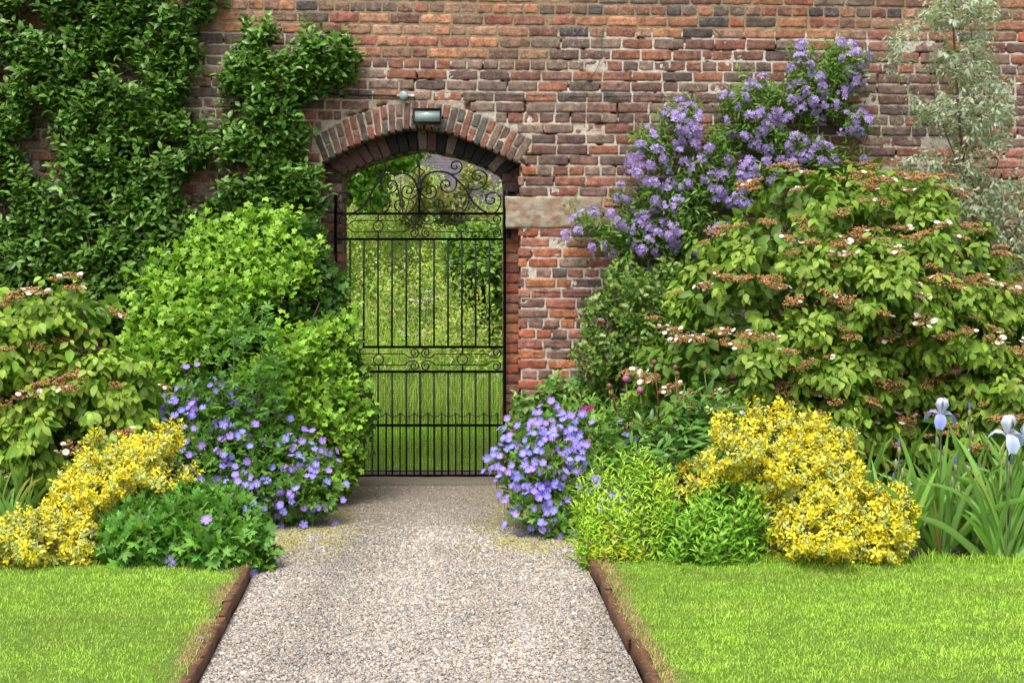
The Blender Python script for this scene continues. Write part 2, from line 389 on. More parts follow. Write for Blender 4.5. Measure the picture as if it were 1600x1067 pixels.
# timber edging
M_board = mat_simple('stained_timber', (.10, .042, .018), .8, 0, .5, 14, .8, 40)
M_log = mat_simple('weathered_post', (.17, .15, .13), .85, 0, .35, 20, .6, 60)
def edging(sgn, label):
    ef = edgeL if sgn < 0 else edgeR
    t = thing('lawn_edging', label, 'edging', (float(ef(-4)), -4, 0), 'timber edging along the path')
    cuts = [-2.93, -3.55, -3.95, -4.18, -4.78, -5.4, -6.4] if sgn < 0 else [-2.93, -3.7, -4.55, -5.5, -6.5]
    for i in range(len(cuts) - 1):
        ya, yb = cuts[i] - .004, cuts[i + 1] + .004; n = 24; dz = random.uniform(-.004, .006)
        mb = MB(); s = np.linspace(0, 1, n); yy = ya + (yb - ya) * s
        xo = ef(yy) + (fbm(yy * 5, yy * 0, 9 + i) - .5) * .016 + random.uniform(-.008, .008)
        th = .036; top = LZ + .014 + dz + (fbm(yy * 14, 0 * yy, 3 + i) - .5) * .016
        pr = [(0, -.04), (0, None), (-.003, 1), (-th + .004, 1), (-th, None), (-th, -.04)]
        V = []
        for k in range(n):
            for (ox, oz) in pr:
                z = -.04 if oz == -.04 else (top[k] - .004 if oz is None else top[k])
                V.append((xo[k] - sgn * ox * -1 if False else xo[k] + (ox if sgn < 0 else -ox), yy[k], z))
        m = len(pr); a = np.arange(n - 1)[:, None] * m; b = np.arange(m)[None]; b2 = (b + 1) % m
        mb.add(V, [np.stack([a + b, a + b2, a + m + b2, a + m + b], -1).reshape(-1, 4), np.arange(m)[None], (np.arange(m) + (n - 1) * m)[::-1][None]])
        mb.build('board', M_board, t, smooth=False)
    for y in ([-4.52] if sgn < 0 else []):
        mb = MB(); x = float(ef(y)) - sgn * -.0 + (-.055 if sgn < 0 else .055)
        tube(mb, [(x, y, -.05), (x, y, LZ + .01), (x, y, LZ + .018)], [.02, .021, .014], 10); mb.build('peg', M_log, t)
edging(-1, 'rough brown timber board edging the lawn left of the path')
edging(1, 'brown timber board edging the lawn right of the path')
def log(px, py, yy, ln, r, ang, label):
    x, y, z = P(px, py, yy); t = MB(); s = np.linspace(0, 1, 8)
    d = np.array([math.cos(ang), math.sin(ang), 0]); pts = np.array([x, y, r * .8]) + d * (s[:, None] * ln)
    rad = r * np.array([.72, .95, 1, 1.02, .98, 1, .95, .7]); tube(t, pts, rad, 12)
    o = t.build('log', M_log); o['label'] = label; o['category'] = 'log'
log(430, 818, ground_y(818), .42, .035, R(105), 'weathered round log edging under the blue geranium left of path')
log(921, 884, ground_y(884), .20, .026, R(80), 'dark rounded log end nearer the gravel at right border')
log(936, 883, ground_y(883), .20, .026, R(80), 'paler rounded log end touching the right lawn corner')

# ------------------------------------------------------------------ brick wall
def bricks(mb, cx, cz, hl, hh, ang=0, y0=0.0, col=None, nx=7, nz=4, depth=.07, rough=1.0, taper=None):
    """many bricks at once: centres, half length / half height, in-plane angle, face depth y0"""
    cx = np.atleast_1d(np.asarray(cx, float)); n = len(cx); B = lambda a: np.broadcast_to(np.asarray(a, float), (n,))
    cz, hl, hh, ang, y0, dp = B(cz), B(hl), B(hh), B(ang), B(y0), B(depth)
    gx = np.array([-1, -.965] + list(np.linspace(-.8, .8, nx - 4)) + [.965, 1]); gz = np.array([-1, -.88] + list(np.linspace(-.45, .45, max(nz - 4, 1))) + [.88, 1]); 
    NX, NZ = len(gx), len(gz)
    U, W = np.meshgrid(gx, gz, indexing='ij')
    u = U[None] * hl[:, None, None]; w_ = W[None] * hh[:, None, None]
    if taper is not None: u = u * (1 + B(taper)[:, None, None] * W[None])
    edge = np.maximum((np.abs(U) > .99), (np.abs(W) > .99)) * 1.0; corner = ((np.abs(U) > .9) & (np.abs(W) > .7)) * 1.0
    seed = rng.uniform(0, 30, n)[:, None, None]
    nz1 = fbm(u * 22 + seed, w_ * 22 + seed * .7, seed, 3) - .5; nz2 = vnoise(u * 60 + seed, w_ * 60, seed + 3) - .5
    y = y0[:, None, None] + .0035 * edge[None] + rough * (.014 * nz1 + .005 * nz2) + corner[None] * .002
    wob = rough * .010
    u = u + wob * (vnoise(u * 30 + 5, w_ * 30 + seed, seed) - .5) * (np.abs(U) > .9)[None]
    w_ = w_ + wob * (vnoise(u * 24 + 9, w_ * 50 + seed, seed + 7) - .5) * (np.abs(W) > .7)[None] 
    ca, sa = np.cos(ang)[:, None, None], np.sin(ang)[:, None, None]
    X = cx[:, None, None] + u * ca - w_ * sa; Z = cz[:, None, None] + u * sa + w_ * ca
    front = np.stack([X, y, Z], -1).reshape(n, -1, 3)
    ring = [i * NZ for i in range(NX)] + [(NX - 1) * NZ + j for j in range(1, NZ)] + [i * NZ + NZ - 1 for i in range(NX - 2, -1, -1)] + [j for j in range(NZ - 2, 0, -1)]
    back = front[:, ring].copy(); back[:, :, 1] = (y0 + dp)[:, None]
    V = np.concatenate([front, back], 1); nv = V.shape[1]; m = len(ring)
    i = np.arange(NX - 1)[:, None] * NZ + np.arange(NZ - 1)[None]
    F = np.stack([i, i + NZ, i + NZ + 1, i + 1], -1).reshape(-1, 4)
    r = np.array(ring); k = np.arange(m); S = np.stack([r, NX * NZ + k, NX * NZ + (k + 1) % m, r[(k + 1) % m]], -1)
    F = np.concatenate([F, S]); F = (F[None] + (np.arange(n) * nv)[:, None, None]).reshape(-1, 4)
    mb.add(V.reshape(-1, 3), [F], np.repeat(np.asarray(col), nv, 0))

def wx(px): return (px - CX) * 10 / FPX
def wz(py): return EYE - (py - HZ) * 10 / FPX
INTR = [(506.5, 256), (540, 236), (580, 218), (625, 206), (659, 201), (700, 210), (732, 221), (760, 234), (786, 246), (809, 257)]
EXTR = [(489, 214), (544, 184), (604, 164), (658, 158), (694, 162), (748, 177), (790, 197), (833, 219)]
INNR = [(530.5, 271), (580, 250), (628, 236), (659, 230), (715, 242), (760, 259), (785, 274)]
w2 = lambda L: [(wx(a), wz(b)) for a, b in L]
HOLE_X = w2([(506.5, 256)] + EXTR + [(809, 257), (809, 800), (506.5, 800)])       # keeps wall bricks clear of the arch ring
HOLE_I = w2(INTR + [(809, 800), (506.5, 800)])
STONE = (wx(790), wx(942), wz(357.5), wz(306.5))
WL, WR, WT = -6.6, 6.6, 4.25

wall = thing('brick_wall', 'old red brick garden wall with arched gateway and crumbling lime mortar', 'wall', (0, .2, 0))
PAL_OLD = np.array([(.175, .098, .08), (.145, .09, .078), (.21, .10, .072), (.17, .12, .095), (.12, .085, .075), (.25, .11, .07), (.21, .145, .115)])
PAL_NEW = np.array([(.36, .17, .095), (.30, .155, .095), (.20, .10, .075), (.085, .07, .07), (.34, .20, .13), (.22, .13, .09), (.26, .105, .075), (.15, .11, .09)])
PAL_RED = np.array([(.31, .10, .055), (.37, .145, .07), (.25, .10, .075), (.17, .10, .08), (.23, .13, .10), (.30, .13, .09)])
rows = []   # (z0, z1, header)
z = wz(91.5); k = 0
while z > -.1:
    h = .0805 if z > 2.2 else .0775
    rows.append((z - h, z, k % 5 == 0)); z -= h; k += 1
z = wz(91.5); k = 1
while z < WT:
    rows.append((z, z + .086, k % 5 == 0)); z += .086; k += 1
def hole_at(poly, z):
    xs = []
    n = len(poly)
    for i in range(n):
        (x0, z0), (x1, z1) = poly[i], poly[(i + 1) % n]
        if (z0 > z) != (z1 > z): xs.append(x0 + (x1 - x0) * (z - z0) / (z1 - z0))
    return (min(xs), max(xs)) if len(xs) > 1 else None
bc = []
for (z0, z1, hd) in rows:
    zc = (z0 + z1) / 2; x = WL + random.uniform(0, .2)
    holes = []
    hs_ = [hole_at(HOLE_X, q) for q in (z0 + .004, zc, z1 - .004)]; hs_ = [q for q in hs_ if q]
    if hs_: holes.append((min(q[0] for q in hs_) - .004, max(q[1] for q in hs_) + .004))
    if STONE[2] - .01 < zc < STONE[3] + .01: holes.append((STONE[0], STONE[1] + .008))
    py = HZ - (zc - EYE) * FPX / 10
    while x < WR:
        L = (.106 if hd else .219) * random.uniform(.96, 1.04)
        if not hd and random.random() < .09: L = .106
        if hd and random.random() < .05: L = .16
        segs = [(x, x + L)]
        for (a, b) in holes:
            ns = []
            for (p, q) in segs:
                if q <= a or p >= b: ns.append((p, q)); continue
                if p < a: ns.append((p, a))
                if q > b: ns.append((b, q))
            segs = ns
        for (p, q) in segs:
            if q - p > .028: bc.append((p, q, z0, z1, hd))
        x += L + .0145
bc = np.array([(p, q, a, b, h) for p, q, a, b, h in bc], float)
cxs = (bc[:, 0] + bc[:, 1]) / 2; czs = (bc[:, 2] + bc[:, 3]) / 2; n = len(bc)
ppx = CX + cxs * 205; ppy = HZ - (czs - EYE) * 205
newer = (ppy < 90) & ((ppy < 48) | ((ppx > 545) & (ppx < 870) & (rng.random(n) < .97)))
pick = lambda P_, p=None: P_[rng.choice(len(P_), n, p=p)]
col = pick(PAL_OLD); col[newer] = pick(PAL_NEW)[newer]
redness = np.clip(1.35 - np.abs(ppx - 845) / 90, 0, 1) * np.clip((ppy - 225) / 60, 0, 1) * .92
band = ((ppy > 205) & (ppy < 330) & (ppx > 850) & (fbm(cxs * 2, czs * 3) > .5)) * .55
pink = (ppx > 1280) & (ppy > 225) & (ppy < 420) & (rng.random(n) < .75)
isred = rng.random(n) < np.maximum(np.maximum(redness, band * .6), .06); col[isred] = pick(PAL_RED)[isred]
col[pink] = np.array([.34, .16, .11]) * rng.uniform(.8, 1.1, (pink.sum(), 1))
col = col * np.array([1.17, 1.15, 1.16]) * rng.uniform(.78, 1.22, (n, 1)) * (1.1 + .5 * (fbm(cxs * .9, czs * 1.3, 6) - .5))[:, None]
tilt = lambda x, z_: -.011 * (x + .7) * np.clip(z_ / 3.2, 0, 1.2) + .012 * (vnoise(x * .9 + 3, z_ * .7, 5) - .5)
ero = rng.random(n); y0 = np.where(newer, rng.normal(-.006, .001, n), rng.normal(-.0075, .0028, n)); y0 = np.where((ero < .012) & ~newer, y0 + .02, y0)
hh = (bc[:, 3] - bc[:, 2]) / 2 - np.where(newer, .0084, .0056 + .003 * rng.random(n))
czt = czs + tilt(cxs, czs); angs = -.011 * np.clip(czs / 3.2, 0, 1) + rng.normal(0, .004, n) * ~newer
mb = MB(); bricks(mb, cxs, czt, (bc[:, 1] - bc[:, 0]) / 2, hh, angs, y0, col, nx=12, nz=7, rough=1.0)
mb.build('brickwork', M_brick, wall, smooth=False)

# mortar sheet with raised and lost patches
st = .0105; gx = np.arange(-4.7, 4.7, st); gz = np.arange(-.06, 4.2, st)
GX, GZ = np.meshgrid(gx, gz, indexing='ij')
px_, py_ = CX + GX * 205, HZ - (GZ - EYE) * 205
newm = (py_ < 90 + 6) & ((py_ < 50) | ((px_ > 545) & (px_ < 870)))
n1 = fbm(GX * 9, GZ * 14, 1.1, 3); n2 = fbm(GX * 45, GZ * 55, 2.0, 2); n3 = fbm(GX * 1.3, GZ * 1.8, 4.0, 2)
dep = -.0005 + .030 * np.clip(.42 - n1, 0, 1) * 2.0 * (n3 < .62) - .008 * np.clip(n2 - .5, 0, 1) + (n2 - .5) * .004
dep = np.where(n1 < .335, dep + .03, dep)
dep = np.where(newm, -.001 + (n2 - .5) * .002, dep)
inh = inside(HOLE_I, GX, GZ) | (inside(HOLE_I, GX + .02, GZ)) | inside(HOLE_I, GX - .02, GZ) | inside(HOLE_I, GX, GZ - .02)
ringp = inside(HOLE_X, GX, GZ) & ~inh
dep = np.where(ringp, .003 - .012 * np.clip(n2 - .42, 0, 1) + (n1 - .5) * .01, dep)
white = np.clip((n3 - .36) * 3 + .2 + (n1 - .5) * 1.5, 0, 1)[..., None]
white = np.maximum(white, np.clip((px_ - 1150) / 150, 0, 1)[..., None] * .8); white = np.where(ringp[..., None], .6, white)
colm = np.array([.40, .29, .21]) * (1 - white) + np.array([.58, .52, .445]) * white
colm = np.where(newm[..., None], np.array([.30, .235, .15]), colm)
climber_shade = np.clip((420 - px_) / 200, 0, 1)[..., None] * .45; colm = colm * (1 - climber_shade) + np.array([.13, .09, .07]) * climber_shade  # shade behind the left climber, blended into the mortar colour
V = np.stack([GX, dep, GZ], -1); nzc = len(gz)
ii = np.arange(len(gx) - 1)[:, None] * nzc + np.arange(nzc - 1)[None]
ok = ~(inh[:-1, :-1] | inh[1:, 1:] | inh[:-1, 1:] | inh[1:, :-1])
Q = np.stack([ii, ii + nzc, ii + nzc + 1, ii + 1], -1)[ok]
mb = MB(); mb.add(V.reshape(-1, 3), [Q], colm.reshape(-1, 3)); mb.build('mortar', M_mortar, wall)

# solid core behind the faces
core = mat_simple('wall_core', (.16, .085, .06), .9, 0, .4, 15, .6, 50)
mb = MB()
rect = lambda hole: [(WL, -.1), hole[-1][:1] + (-.1,)] + hole[::-1][1:-1] + [hole[0][:1] + (-.1,), (WR, -.1), (WR, WT), (WL, WT)]
def outline(curve):   # curve left to right in world
    return [(WL, -.1), (curve[0][0], -.1)] + list(curve) + [(curve[-1][0], -.1), (WR, -.1), (WR, WT), (WL, WT)]
prism(mb, outline([(a - .012 * (i == 0) + .012 * (i == len(INTR) - 1), b + .012) for i, (a, b) in enumerate(w2(INTR))]), .03, .125)
prism(mb, outline([(a, b) for a, b in w2(INNR)]), .165, .44)
mb.build('wall_core', core, wall, smooth=False)
mb = MB(); x = WL
while x < WR:
    L = .45; box(mb, x, x + L - .008, -.03, .48, WT, WT + .07, (.3, .22, .17), .01); x += L
mb.build('coping', M_mortar, wall, smooth=False)

# arch ring
def arc_pts(L, s):
    L = np.array(L, float); d = np.concatenate([[0], np.cumsum(np.hypot(*np.diff(L, axis=0).T))]); d /= d[-1]
    return np.stack([np.interp(s, d, L[:, 0]), np.interp(s, d, L[:, 1])], -1)
arch = MB(); N = 29; inl, exl = w2(INTR), w2(EXTR)
A_, B_, Cc, Dd, E_, tp = [], [], [], [], [], []
for i in range(N):
    s0, s1 = i / N, (i + 1) / N
    pi_ = arc_pts(inl, [s0, s1]); pe = arc_pts(exl, [s0, s1]); m0 = pi_.mean(0); m1 = pe.mean(0)
    ax = m1 - m0; L = np.hypot(*ax); ang = math.atan2(ax[1], ax[0]) - math.pi / 2
    wi = np.hypot(*(pi_[1] - pi_[0])) - .013; we = np.hypot(*(pe[1] - pe[0])) - .017; 
    parts = [(0.02, .98)] if i % 2 == 0 else [(0.01, .47), (.53, .98)]
    for (a, b) in parts:
        c = m0 + ax * (a + b) / 2; wa, wb = wi + (we - wi) * a, wi + (we - wi) * b
        A_.append(c[0]); B_.append(c[1]); Cc.append((wa + wb) / 4); Dd.append(L * (b - a) / 2 - .001); E_.append(ang + random.gauss(0, .02)); tp.append((wb - wa) / (wb + wa))
n = len(A_); cl = PAL_OLD[rng.choice(7, n)] * rng.uniform(.9, 1.35, (n, 1)); q = rng.random(n) < .22; cl[q] = np.array([.12, .12, .10]) * rng.uniform(.8, 1.2, (q.sum(), 1))
q = rng.random(n) < .3; cl[q] = np.array([.28, .12, .085])
bricks(arch, A_, B_, Cc, Dd, E_, rng.normal(-.009, .003, n), cl, nx=7, nz=7, depth=.13, taper=tp)
arch.build('arch_ring', M_brick, wall, smooth=False)

# inner order: ring of mostly very dark bricks set back, brick jambs
inner = MB(); N = 19; e2 = w2([(507, 252)] + INTR[1:-1] + [(808, 253)]); i2 = w2(INNR)
A_, B_, Cc, Dd, E_, tp, cl = [], [], [], [], [], [], []
for i in range(N):
    s0, s1 = i / N, (i + 1) / N
    pi_ = arc_pts(i2, [s0, s1]); pe = arc_pts(e2, [s0, s1]); m0 = pi_.mean(0); m1 = pe.mean(0); m1 = m1 + (m1 - m0) * .25
    ax = m1 - m0; L = np.hypot(*ax); wi = np.hypot(*(pi_[1] - pi_[0])) - .006; we = np.hypot(*(pe[1] - pe[0])) - .006; c = (m0 + m1) / 2
    A_.append(c[0]); B_.append(c[1]); Cc.append((wi + we) / 4); Dd.append(L / 2); E_.append(math.atan2(ax[1], ax[0]) - math.pi / 2); tp.append((we - wi) / (we + wi))
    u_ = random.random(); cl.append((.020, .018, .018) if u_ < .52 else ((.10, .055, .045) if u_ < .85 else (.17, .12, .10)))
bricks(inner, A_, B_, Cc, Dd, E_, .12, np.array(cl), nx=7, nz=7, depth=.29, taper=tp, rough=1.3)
inner.build('inner_arch_ring', M_dark_brick, wall, smooth=False)
jam = MB(); A_, B_, Cc, Dd, cl = [], [], [], [], []
for (xa, xb, side) in ((wx(504), wx(530.5), 0), (wx(785), wx(812), 1)):
    z = -.05
    while z < wz(271):
        A_.append((xa + xb) / 2); B_.append(z + .035); Cc.append((xb - xa) / 2 + random.uniform(-.003, .003)); Dd.append(.0335)
        dark = z > wz(300); pal = PAL_OLD if side == 0 or z > 2.0 else PAL_RED[[0, 1, 2, 5]]
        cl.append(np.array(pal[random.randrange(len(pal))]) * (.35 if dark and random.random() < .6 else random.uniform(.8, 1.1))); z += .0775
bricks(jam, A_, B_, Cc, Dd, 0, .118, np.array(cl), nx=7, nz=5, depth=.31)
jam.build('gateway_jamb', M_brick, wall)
mb = MB(); prism(mb, [(wx(503), -.1), (wx(529.5), -.1), (wx(529.5), wz(273)), (wx(503), wz(273))], .127, .42, (.25, .18, .13))
prism(mb, [(wx(786.5), -.1), (wx(812), -.1), (wx(812), wz(275)), (wx(786.5), wz(275))], .127, .42, (.25, .18, .13)); mb.build('jamb_mortar', M_mortar, wall, smooth=False)

# sandstone block
mb = MB(); gx = np.linspace(STONE[0], STONE[1], 60); gz = np.linspace(STONE[2], STONE[3], 24)
X, Z = np.meshgrid(gx, gz, indexing='ij'); ex = np.minimum(np.minimum(X - gx[0], gx[-1] - X), np.minimum(Z - gz[0], gz[-1] - Z))
Yd = -.012 + .02 * np.clip(1 - ex / .012, 0, 1) ** 2 + (fbm(X * 14, Z * 20, 7, 4) - .5) * .022; Yd = np.where(vnoise(X * 45, Z * 25, 3.3) > .93, Yd + .02, Yd)
V = np.stack([X + .014 * (vnoise(X * 20, Z * 20, 1) - .5), Yd, Z - .008 * (vnoise(X * 12, Z * 4, 6) - .3)], -1).reshape(-1, 3)
t_ = fbm(X * 7, Z * 10, 3.0)[..., None]; cs = np.array([.27, .155, .105]) * (1 - t_) + np.array([.36, .27, .19]) * t_
lich = np.clip((fbm(X * 26, Z * 26, 9.9, 4)[..., None] - .47) * 6, 0, .7); cs = cs * (1 - lich) + np.array([.38, .36, .28]) * lich
ii = np.arange(59)[:, None] * 24 + np.arange(23)[None]; mb.add(V, [np.stack([ii, ii + 24, ii + 25, ii + 1], -1).reshape(-1, 4)], cs.reshape(-1, 3))
box(mb, STONE[0] + .006, STONE[1] - .006, .004, .25, STONE[2] + .006, STONE[3] - .006, (.25, .16, .11))
o = mb.build('stone_block', M_stone_grit, wall); o['label'] = 'worn pinkish sandstone block set in the brickwork beside the gate hinge'

# threshold
mb = MB(); gx = np.linspace(wx(528), wx(792), 70); pr = [(-.30, -.03), (-.29, .004), (-.272, .033), (-.12, .029), (.0, .017), (.1, .016), (.34, .014), (.36, -.03)]
V = [(x, a + (vnoise(x * 15, a * 40) - .5) * .008, b + (vnoise(x * 20, a * 30, 5) - .5) * .006) for x in gx for a, b in pr]
m = len(pr); a = np.arange(len(gx) - 1)[:, None] * m; b = np.arange(m - 1)[None]
mb.add(V, [np.stack([a + b, a + m + b, a + m + b + 1, a + b + 1], -1).reshape(-1, 4)], (.12, .10, .075))
o = mb.build('threshold', M_stone_grit); o['label'] = 'low worn stone threshold under the iron gate'; o['category'] = 'step'

# ------------------------------------------------------------------ iron gate
GY = .07
gx_ = lambda px: (px - CX) * (GY - CAMY) / FPX
gz_ = lambda py: EYE - (py - HZ) * (GY - CAMY) / FPX
gate = thing('iron_gate', 'black wrought iron garden gate with scrollwork top and wire mesh below', 'gate', (gx_(656), GY, gz_(745)))
def bar(px0, py0, px1, py1, r, name, yo=0, square=False, par=None, mat=None):
    mb = MB(); a = np.array([gx_(px0), GY + yo, gz_(py0)]); b = np.array([gx_(px1), GY + yo, gz_(py1)])
    if square: box(mb, min(a[0], b[0]) - r * (abs(a[2] - b[2]) > abs(a[0] - b[0])), max(a[0], b[0]) + r * (abs(a[2] - b[2]) > abs(a[0] - b[0])), GY + yo - r, GY + yo + r, min(a[2], b[2]) - r * (abs(a[2] - b[2]) < abs(a[0] - b[0])), max(a[2], b[2]) + r * (abs(a[2] - b[2]) < abs(a[0] - b[0])), (1, 1, 1), .002)
    else: tube(mb, [a, (a + b) / 2, b], r, 10)
    return mb.build(name, mat or M_iron, par or gate, smooth=not square)
bar(524.5, 302, 524.5, 744, .0115, 'stile', 0, True)
bar(788.5, 300, 788.5, 744, .0125, 'stile', 0, True)
bar(795, 303, 795, 372, .016, 'hinge_plate', .02, True)
mb = MB(); box(mb, gx_(786), gx_(807), GY - .03, GY + .06, gz_(308), gz_(299), (1, 1, 1), .006); tube(mb, [(gx_(792), GY - .03, gz_(314)), (gx_(792), GY - .03, gz_(296))], .012, 12)
mb.build('hinge', M_iron, gate)
for py in (334, 373.8, 542, 580.5, 664, 743): bar(526, py + .6, 787, py - .4, .0075 if py < 700 else .009, 'rail', -.001, True)
VX = [547, 568.7, 590.6, 612.7, 634.7, 656.3, 678, 700, 721.6, 743, 764.8]
for i, x in enumerate(VX):
    bar(x, 375.5, x + random.uniform(-.4, .4), 541, .0072, 'bar'); bar(x, 582, x + .5, 742, .0072, 'bar')
def dog(x):
    mb = MB(); tube(mb, [(gx_(x), GY - .012, gz_(742)), (gx_(x), GY - .012, gz_(648)), (gx_(x), GY - .012, gz_(643))], [.0058, .0058, .002], 8); mb.build('short_bar', M_iron, gate)
SX = [536.5, 560, 581.9, 603.7, 625.3, 647.2, 668.9, 690.5, 712.2, 733.9, 755.8, 777.6]
for x in SX: dog(x)
mb = MB()
for i in range(len(SX) - 1):
    a, b = SX[i], SX[i + 1]; m_ = (a + b) / 2; s = np.linspace(0, 1, 12)
    pts = [(gx_(a + (b - a) * q), GY - .012, gz_(644 + 6.5 * math.sin(math.pi * q) ** .7)) for q in s]; tube(mb, pts, .0032, 6)
mb.build('scalloped_rod', M_iron, gate)
# wire mesh screen
mb = MB(); wy = GY + .014
x = 527.0
while x < 787: tube(mb, [(gx_(x + random.uniform(-.3, .3)), wy, gz_(579)), (gx_(x + random.uniform(-.3, .3)), wy, gz_(743))], .0011, 4, cap=False); x += 3.75
yv = 581.0
while yv < 743: tube(mb, [(gx_(526), wy + .001, gz_(yv)), (gx_(656), wy + .001, gz_(yv + random.uniform(-.4, .4))), (gx_(787), wy + .001, gz_(yv))], .0011, 4, cap=False); yv += 3.75
mb.build('wire_mesh', M_wire, gate)
def scroll(pts, off, r=.0058, name='scroll', k=6, yo=-.004, taper=True):
    s = 6.277; P2 = [(off + a / s, 220 + b / s) for a, b in pts]; P2 = smooth_line(P2, k)
    mb = MB(); rr = np.full(len(P2), r)
    if taper: rr[-k:] = np.linspace(r, r * .8, k)
    tube(mb, [(gx_(a), GY + yo, gz_(b)) for a, b in P2], rr, 8); return mb.build(name, M_iron, gate)
Rr, Ll = 640, 500
scroll([(112, 465), (113, 430), (135, 370), (190, 322), (270, 303), (350, 310), (400, 330), (450, 370), (520, 440), (560, 490), (585, 535), (620, 600), (680, 660), (750, 702)], Rr, .0075, taper=False)
scroll([(948, 465), (947, 435), (920, 380), (860, 333), (780, 315), (700, 322), (640, 347), (590, 392), (530, 462), (490, 540), (440, 620), (380, 680), (330, 706)], Ll, .0075, taper=False)
for pts in ([(545, 460), (600, 478), (660, 480), (720, 450), (757, 390), (750, 330), (700, 294), (650, 296), (612, 335), (625, 378), (665, 392), (695, 370), (688, 345), (668, 350)],
            [(400, 325), (440, 330), (490, 305), (515, 260), (495, 215), (455, 200), (415, 225), (415, 265), (445, 280), (465, 260), (452, 242)],
            [(420, 340), (450, 375), (462, 430), (430, 490), (385, 507), (330, 490), (303, 440), (320, 400), (355, 387), (390, 405), (393, 440), (370, 455), (350, 440), (358, 425)],
            [(118, 515), (150, 555), (200, 570), (245, 545), (262, 500), (245, 455), (205, 442), (170, 460), (165, 500), (190, 518), (215, 505), (213, 486), (200, 488)],
            [(113, 560), (130, 620), (170, 680), (210, 706), (260, 710), (300, 700), (335, 650), (325, 600), (290, 577), (250, 590), (243, 625), (265, 642), (290, 630), (288, 612), (276, 616)],
            [(572, 505), (583, 570), (570, 630), (540, 680), (500, 708)],
            [(750, 702), (800, 712), (845, 698), (880, 650), (896, 580), (870, 528), (820, 508), (770, 528), (745, 575), (765, 612), (805, 620), (833, 592), (822, 562), (798, 568)]):
    scroll(pts, Rr)
for pts in ([(520, 470), (470, 490), (400, 497), (330, 470), (295, 410), (305, 350), (350, 312), (400, 312), (440, 345), (440, 390), (405, 415), (370, 405), (366, 380), (385, 374)],
            [(650, 342), (600, 335), (560, 310), (543, 270), (560, 225), (600, 212), (640, 230), (640, 275), (610, 292), (588, 272), (602, 250)],
            [(612, 370), (600, 440), (630, 500), (680, 517), (735, 495), (760, 445), (740, 405), (700, 395), (668, 415), (672, 455), (700, 465), (714, 448)],
            [(948, 525), (910, 565), (860, 572), (815, 545), (805, 490), (830, 450), (870, 447), (900, 470), (895, 510), (860, 518), (847, 497), (865, 484)],
            [(952, 560), (940, 620), (890, 690), (840, 708), (790, 706), (738, 660), (740, 610), (780, 580), (820, 590), (826, 625), (800, 645), (779, 628), (792, 614)],
            [(495, 530), (490, 580), (505, 640), (545, 700), (600, 712), (660, 680), (686, 620), (665, 565), (615, 546), (572, 570), (566, 612), (592, 642), (630, 636), (640, 612)],
            [(330, 706), (280, 714), (235, 708), (185, 660), (168, 590), (195, 525), (250, 508), (305, 530), (318, 580), (290, 622), (250, 620), (233, 587), (250, 564), (270, 575)]):
    scroll(pts, Ll)
scroll([(82, 112), (100, 130), (122, 155), (100, 180), (82, 207), (64, 180), (42, 155), (64, 130), (82, 112)], Rr, .0042, 'finial', 3)
for sg in (1, -1):
    scroll([(84, 200), (84 + sg * 5, 240), (84 + sg * 30, 280), (88 + sg * 64, 302)], Rr, .0042, 'finial')
    scroll([(90 + sg * 62, 302), (92 + sg * 30, 330), (93 + sg * 8, 370), (95 + sg * 3, 420)], Rr, .0042, 'finial')
bar(655.2, 255, 655.2, 333, .0075, 'centre_post')
mb = MB(); c = (gx_(655.2), GY - .004)
tube(mb, [(c[0], c[1], gz_(q)) for q in (280, 286, 292, 292.5, 296.5, 297, 306, 318)], [.008, .015, .017, .021, .021, .017, .015, .008], 12); mb.build('collar', M_iron, gate)
def spiral(cx, cy, r, sx, sy, tail, turns=1.35, rad=.0048):
    """small scroll: starts near centre, ends at the panel's middle line, then runs to a tail"""
    th = np.linspace(0, turns * 2 * np.pi, 34); rr = r * (.22 + .78 * (th / th[-1]) ** .8)
    end = math.pi / 2; a = end - (th[-1] - th)
    X = cx + sx * rr * np.cos(a); Y = cy + sy * rr * np.sin(a)
    pts = list(zip(X, Y)) + tail
    mb = MB(); tube(mb, [(gx_(p), GY - .003, gz_(q)) for p, q in pts], rad, 6); mb.build('scroll', M_iron, gate)
def panel(yt, yl0, yl1, yb, cxs_, circ):
    ym = (yl0 + yl1) / 2; r0 = 7.6
    for (lx0, lx1) in ((552, 632.5), (680, 760.5)):
        bar(lx0, yl0, lx1, yl0, .0042, 'thin_rod', -.003); bar(lx0, yl1, lx1, yl1, .0042, 'thin_rod', -.003)
    for cx, dr, lx in ((537, 1, 552), (647, -1, 632.5), (665.5, 1, 680), (775.5, -1, 760.5)):
        spiral(cx, yl0 - 1.8, r0, -dr, 1, [(cx + dr * 7, ym + .3 - 3), (cx + dr * 11, ym - 5.5), (lx, yl0)])
        spiral(cx, yl1 + 1.6, r0, -dr, -1, [(cx + dr * 7, ym + 3), (cx + dr * 11, ym + 5.5), (lx, yl1)])
    for cx in circ:
        th = np.linspace(0, 2 * np.pi, 25); mb = MB(); tube(mb, [(gx_(cx + 7.9 * math.cos(a)), GY - .003, gz_(ym + 7.9 * math.sin(a))) for a in th], .0042, 6, cap=False); mb.build('ring', M_iron, gate)
        bar(cx, yt, cx, ym - 8, .006, 'short_post'); bar(cx, ym + 8, cx, yb, .006, 'short_post')
panel(334, 344.6, 362.6, 373.8, None, (591, 720.6)); panel(542, 552.8, 570, 580.5, None, (591.6, 722.6))

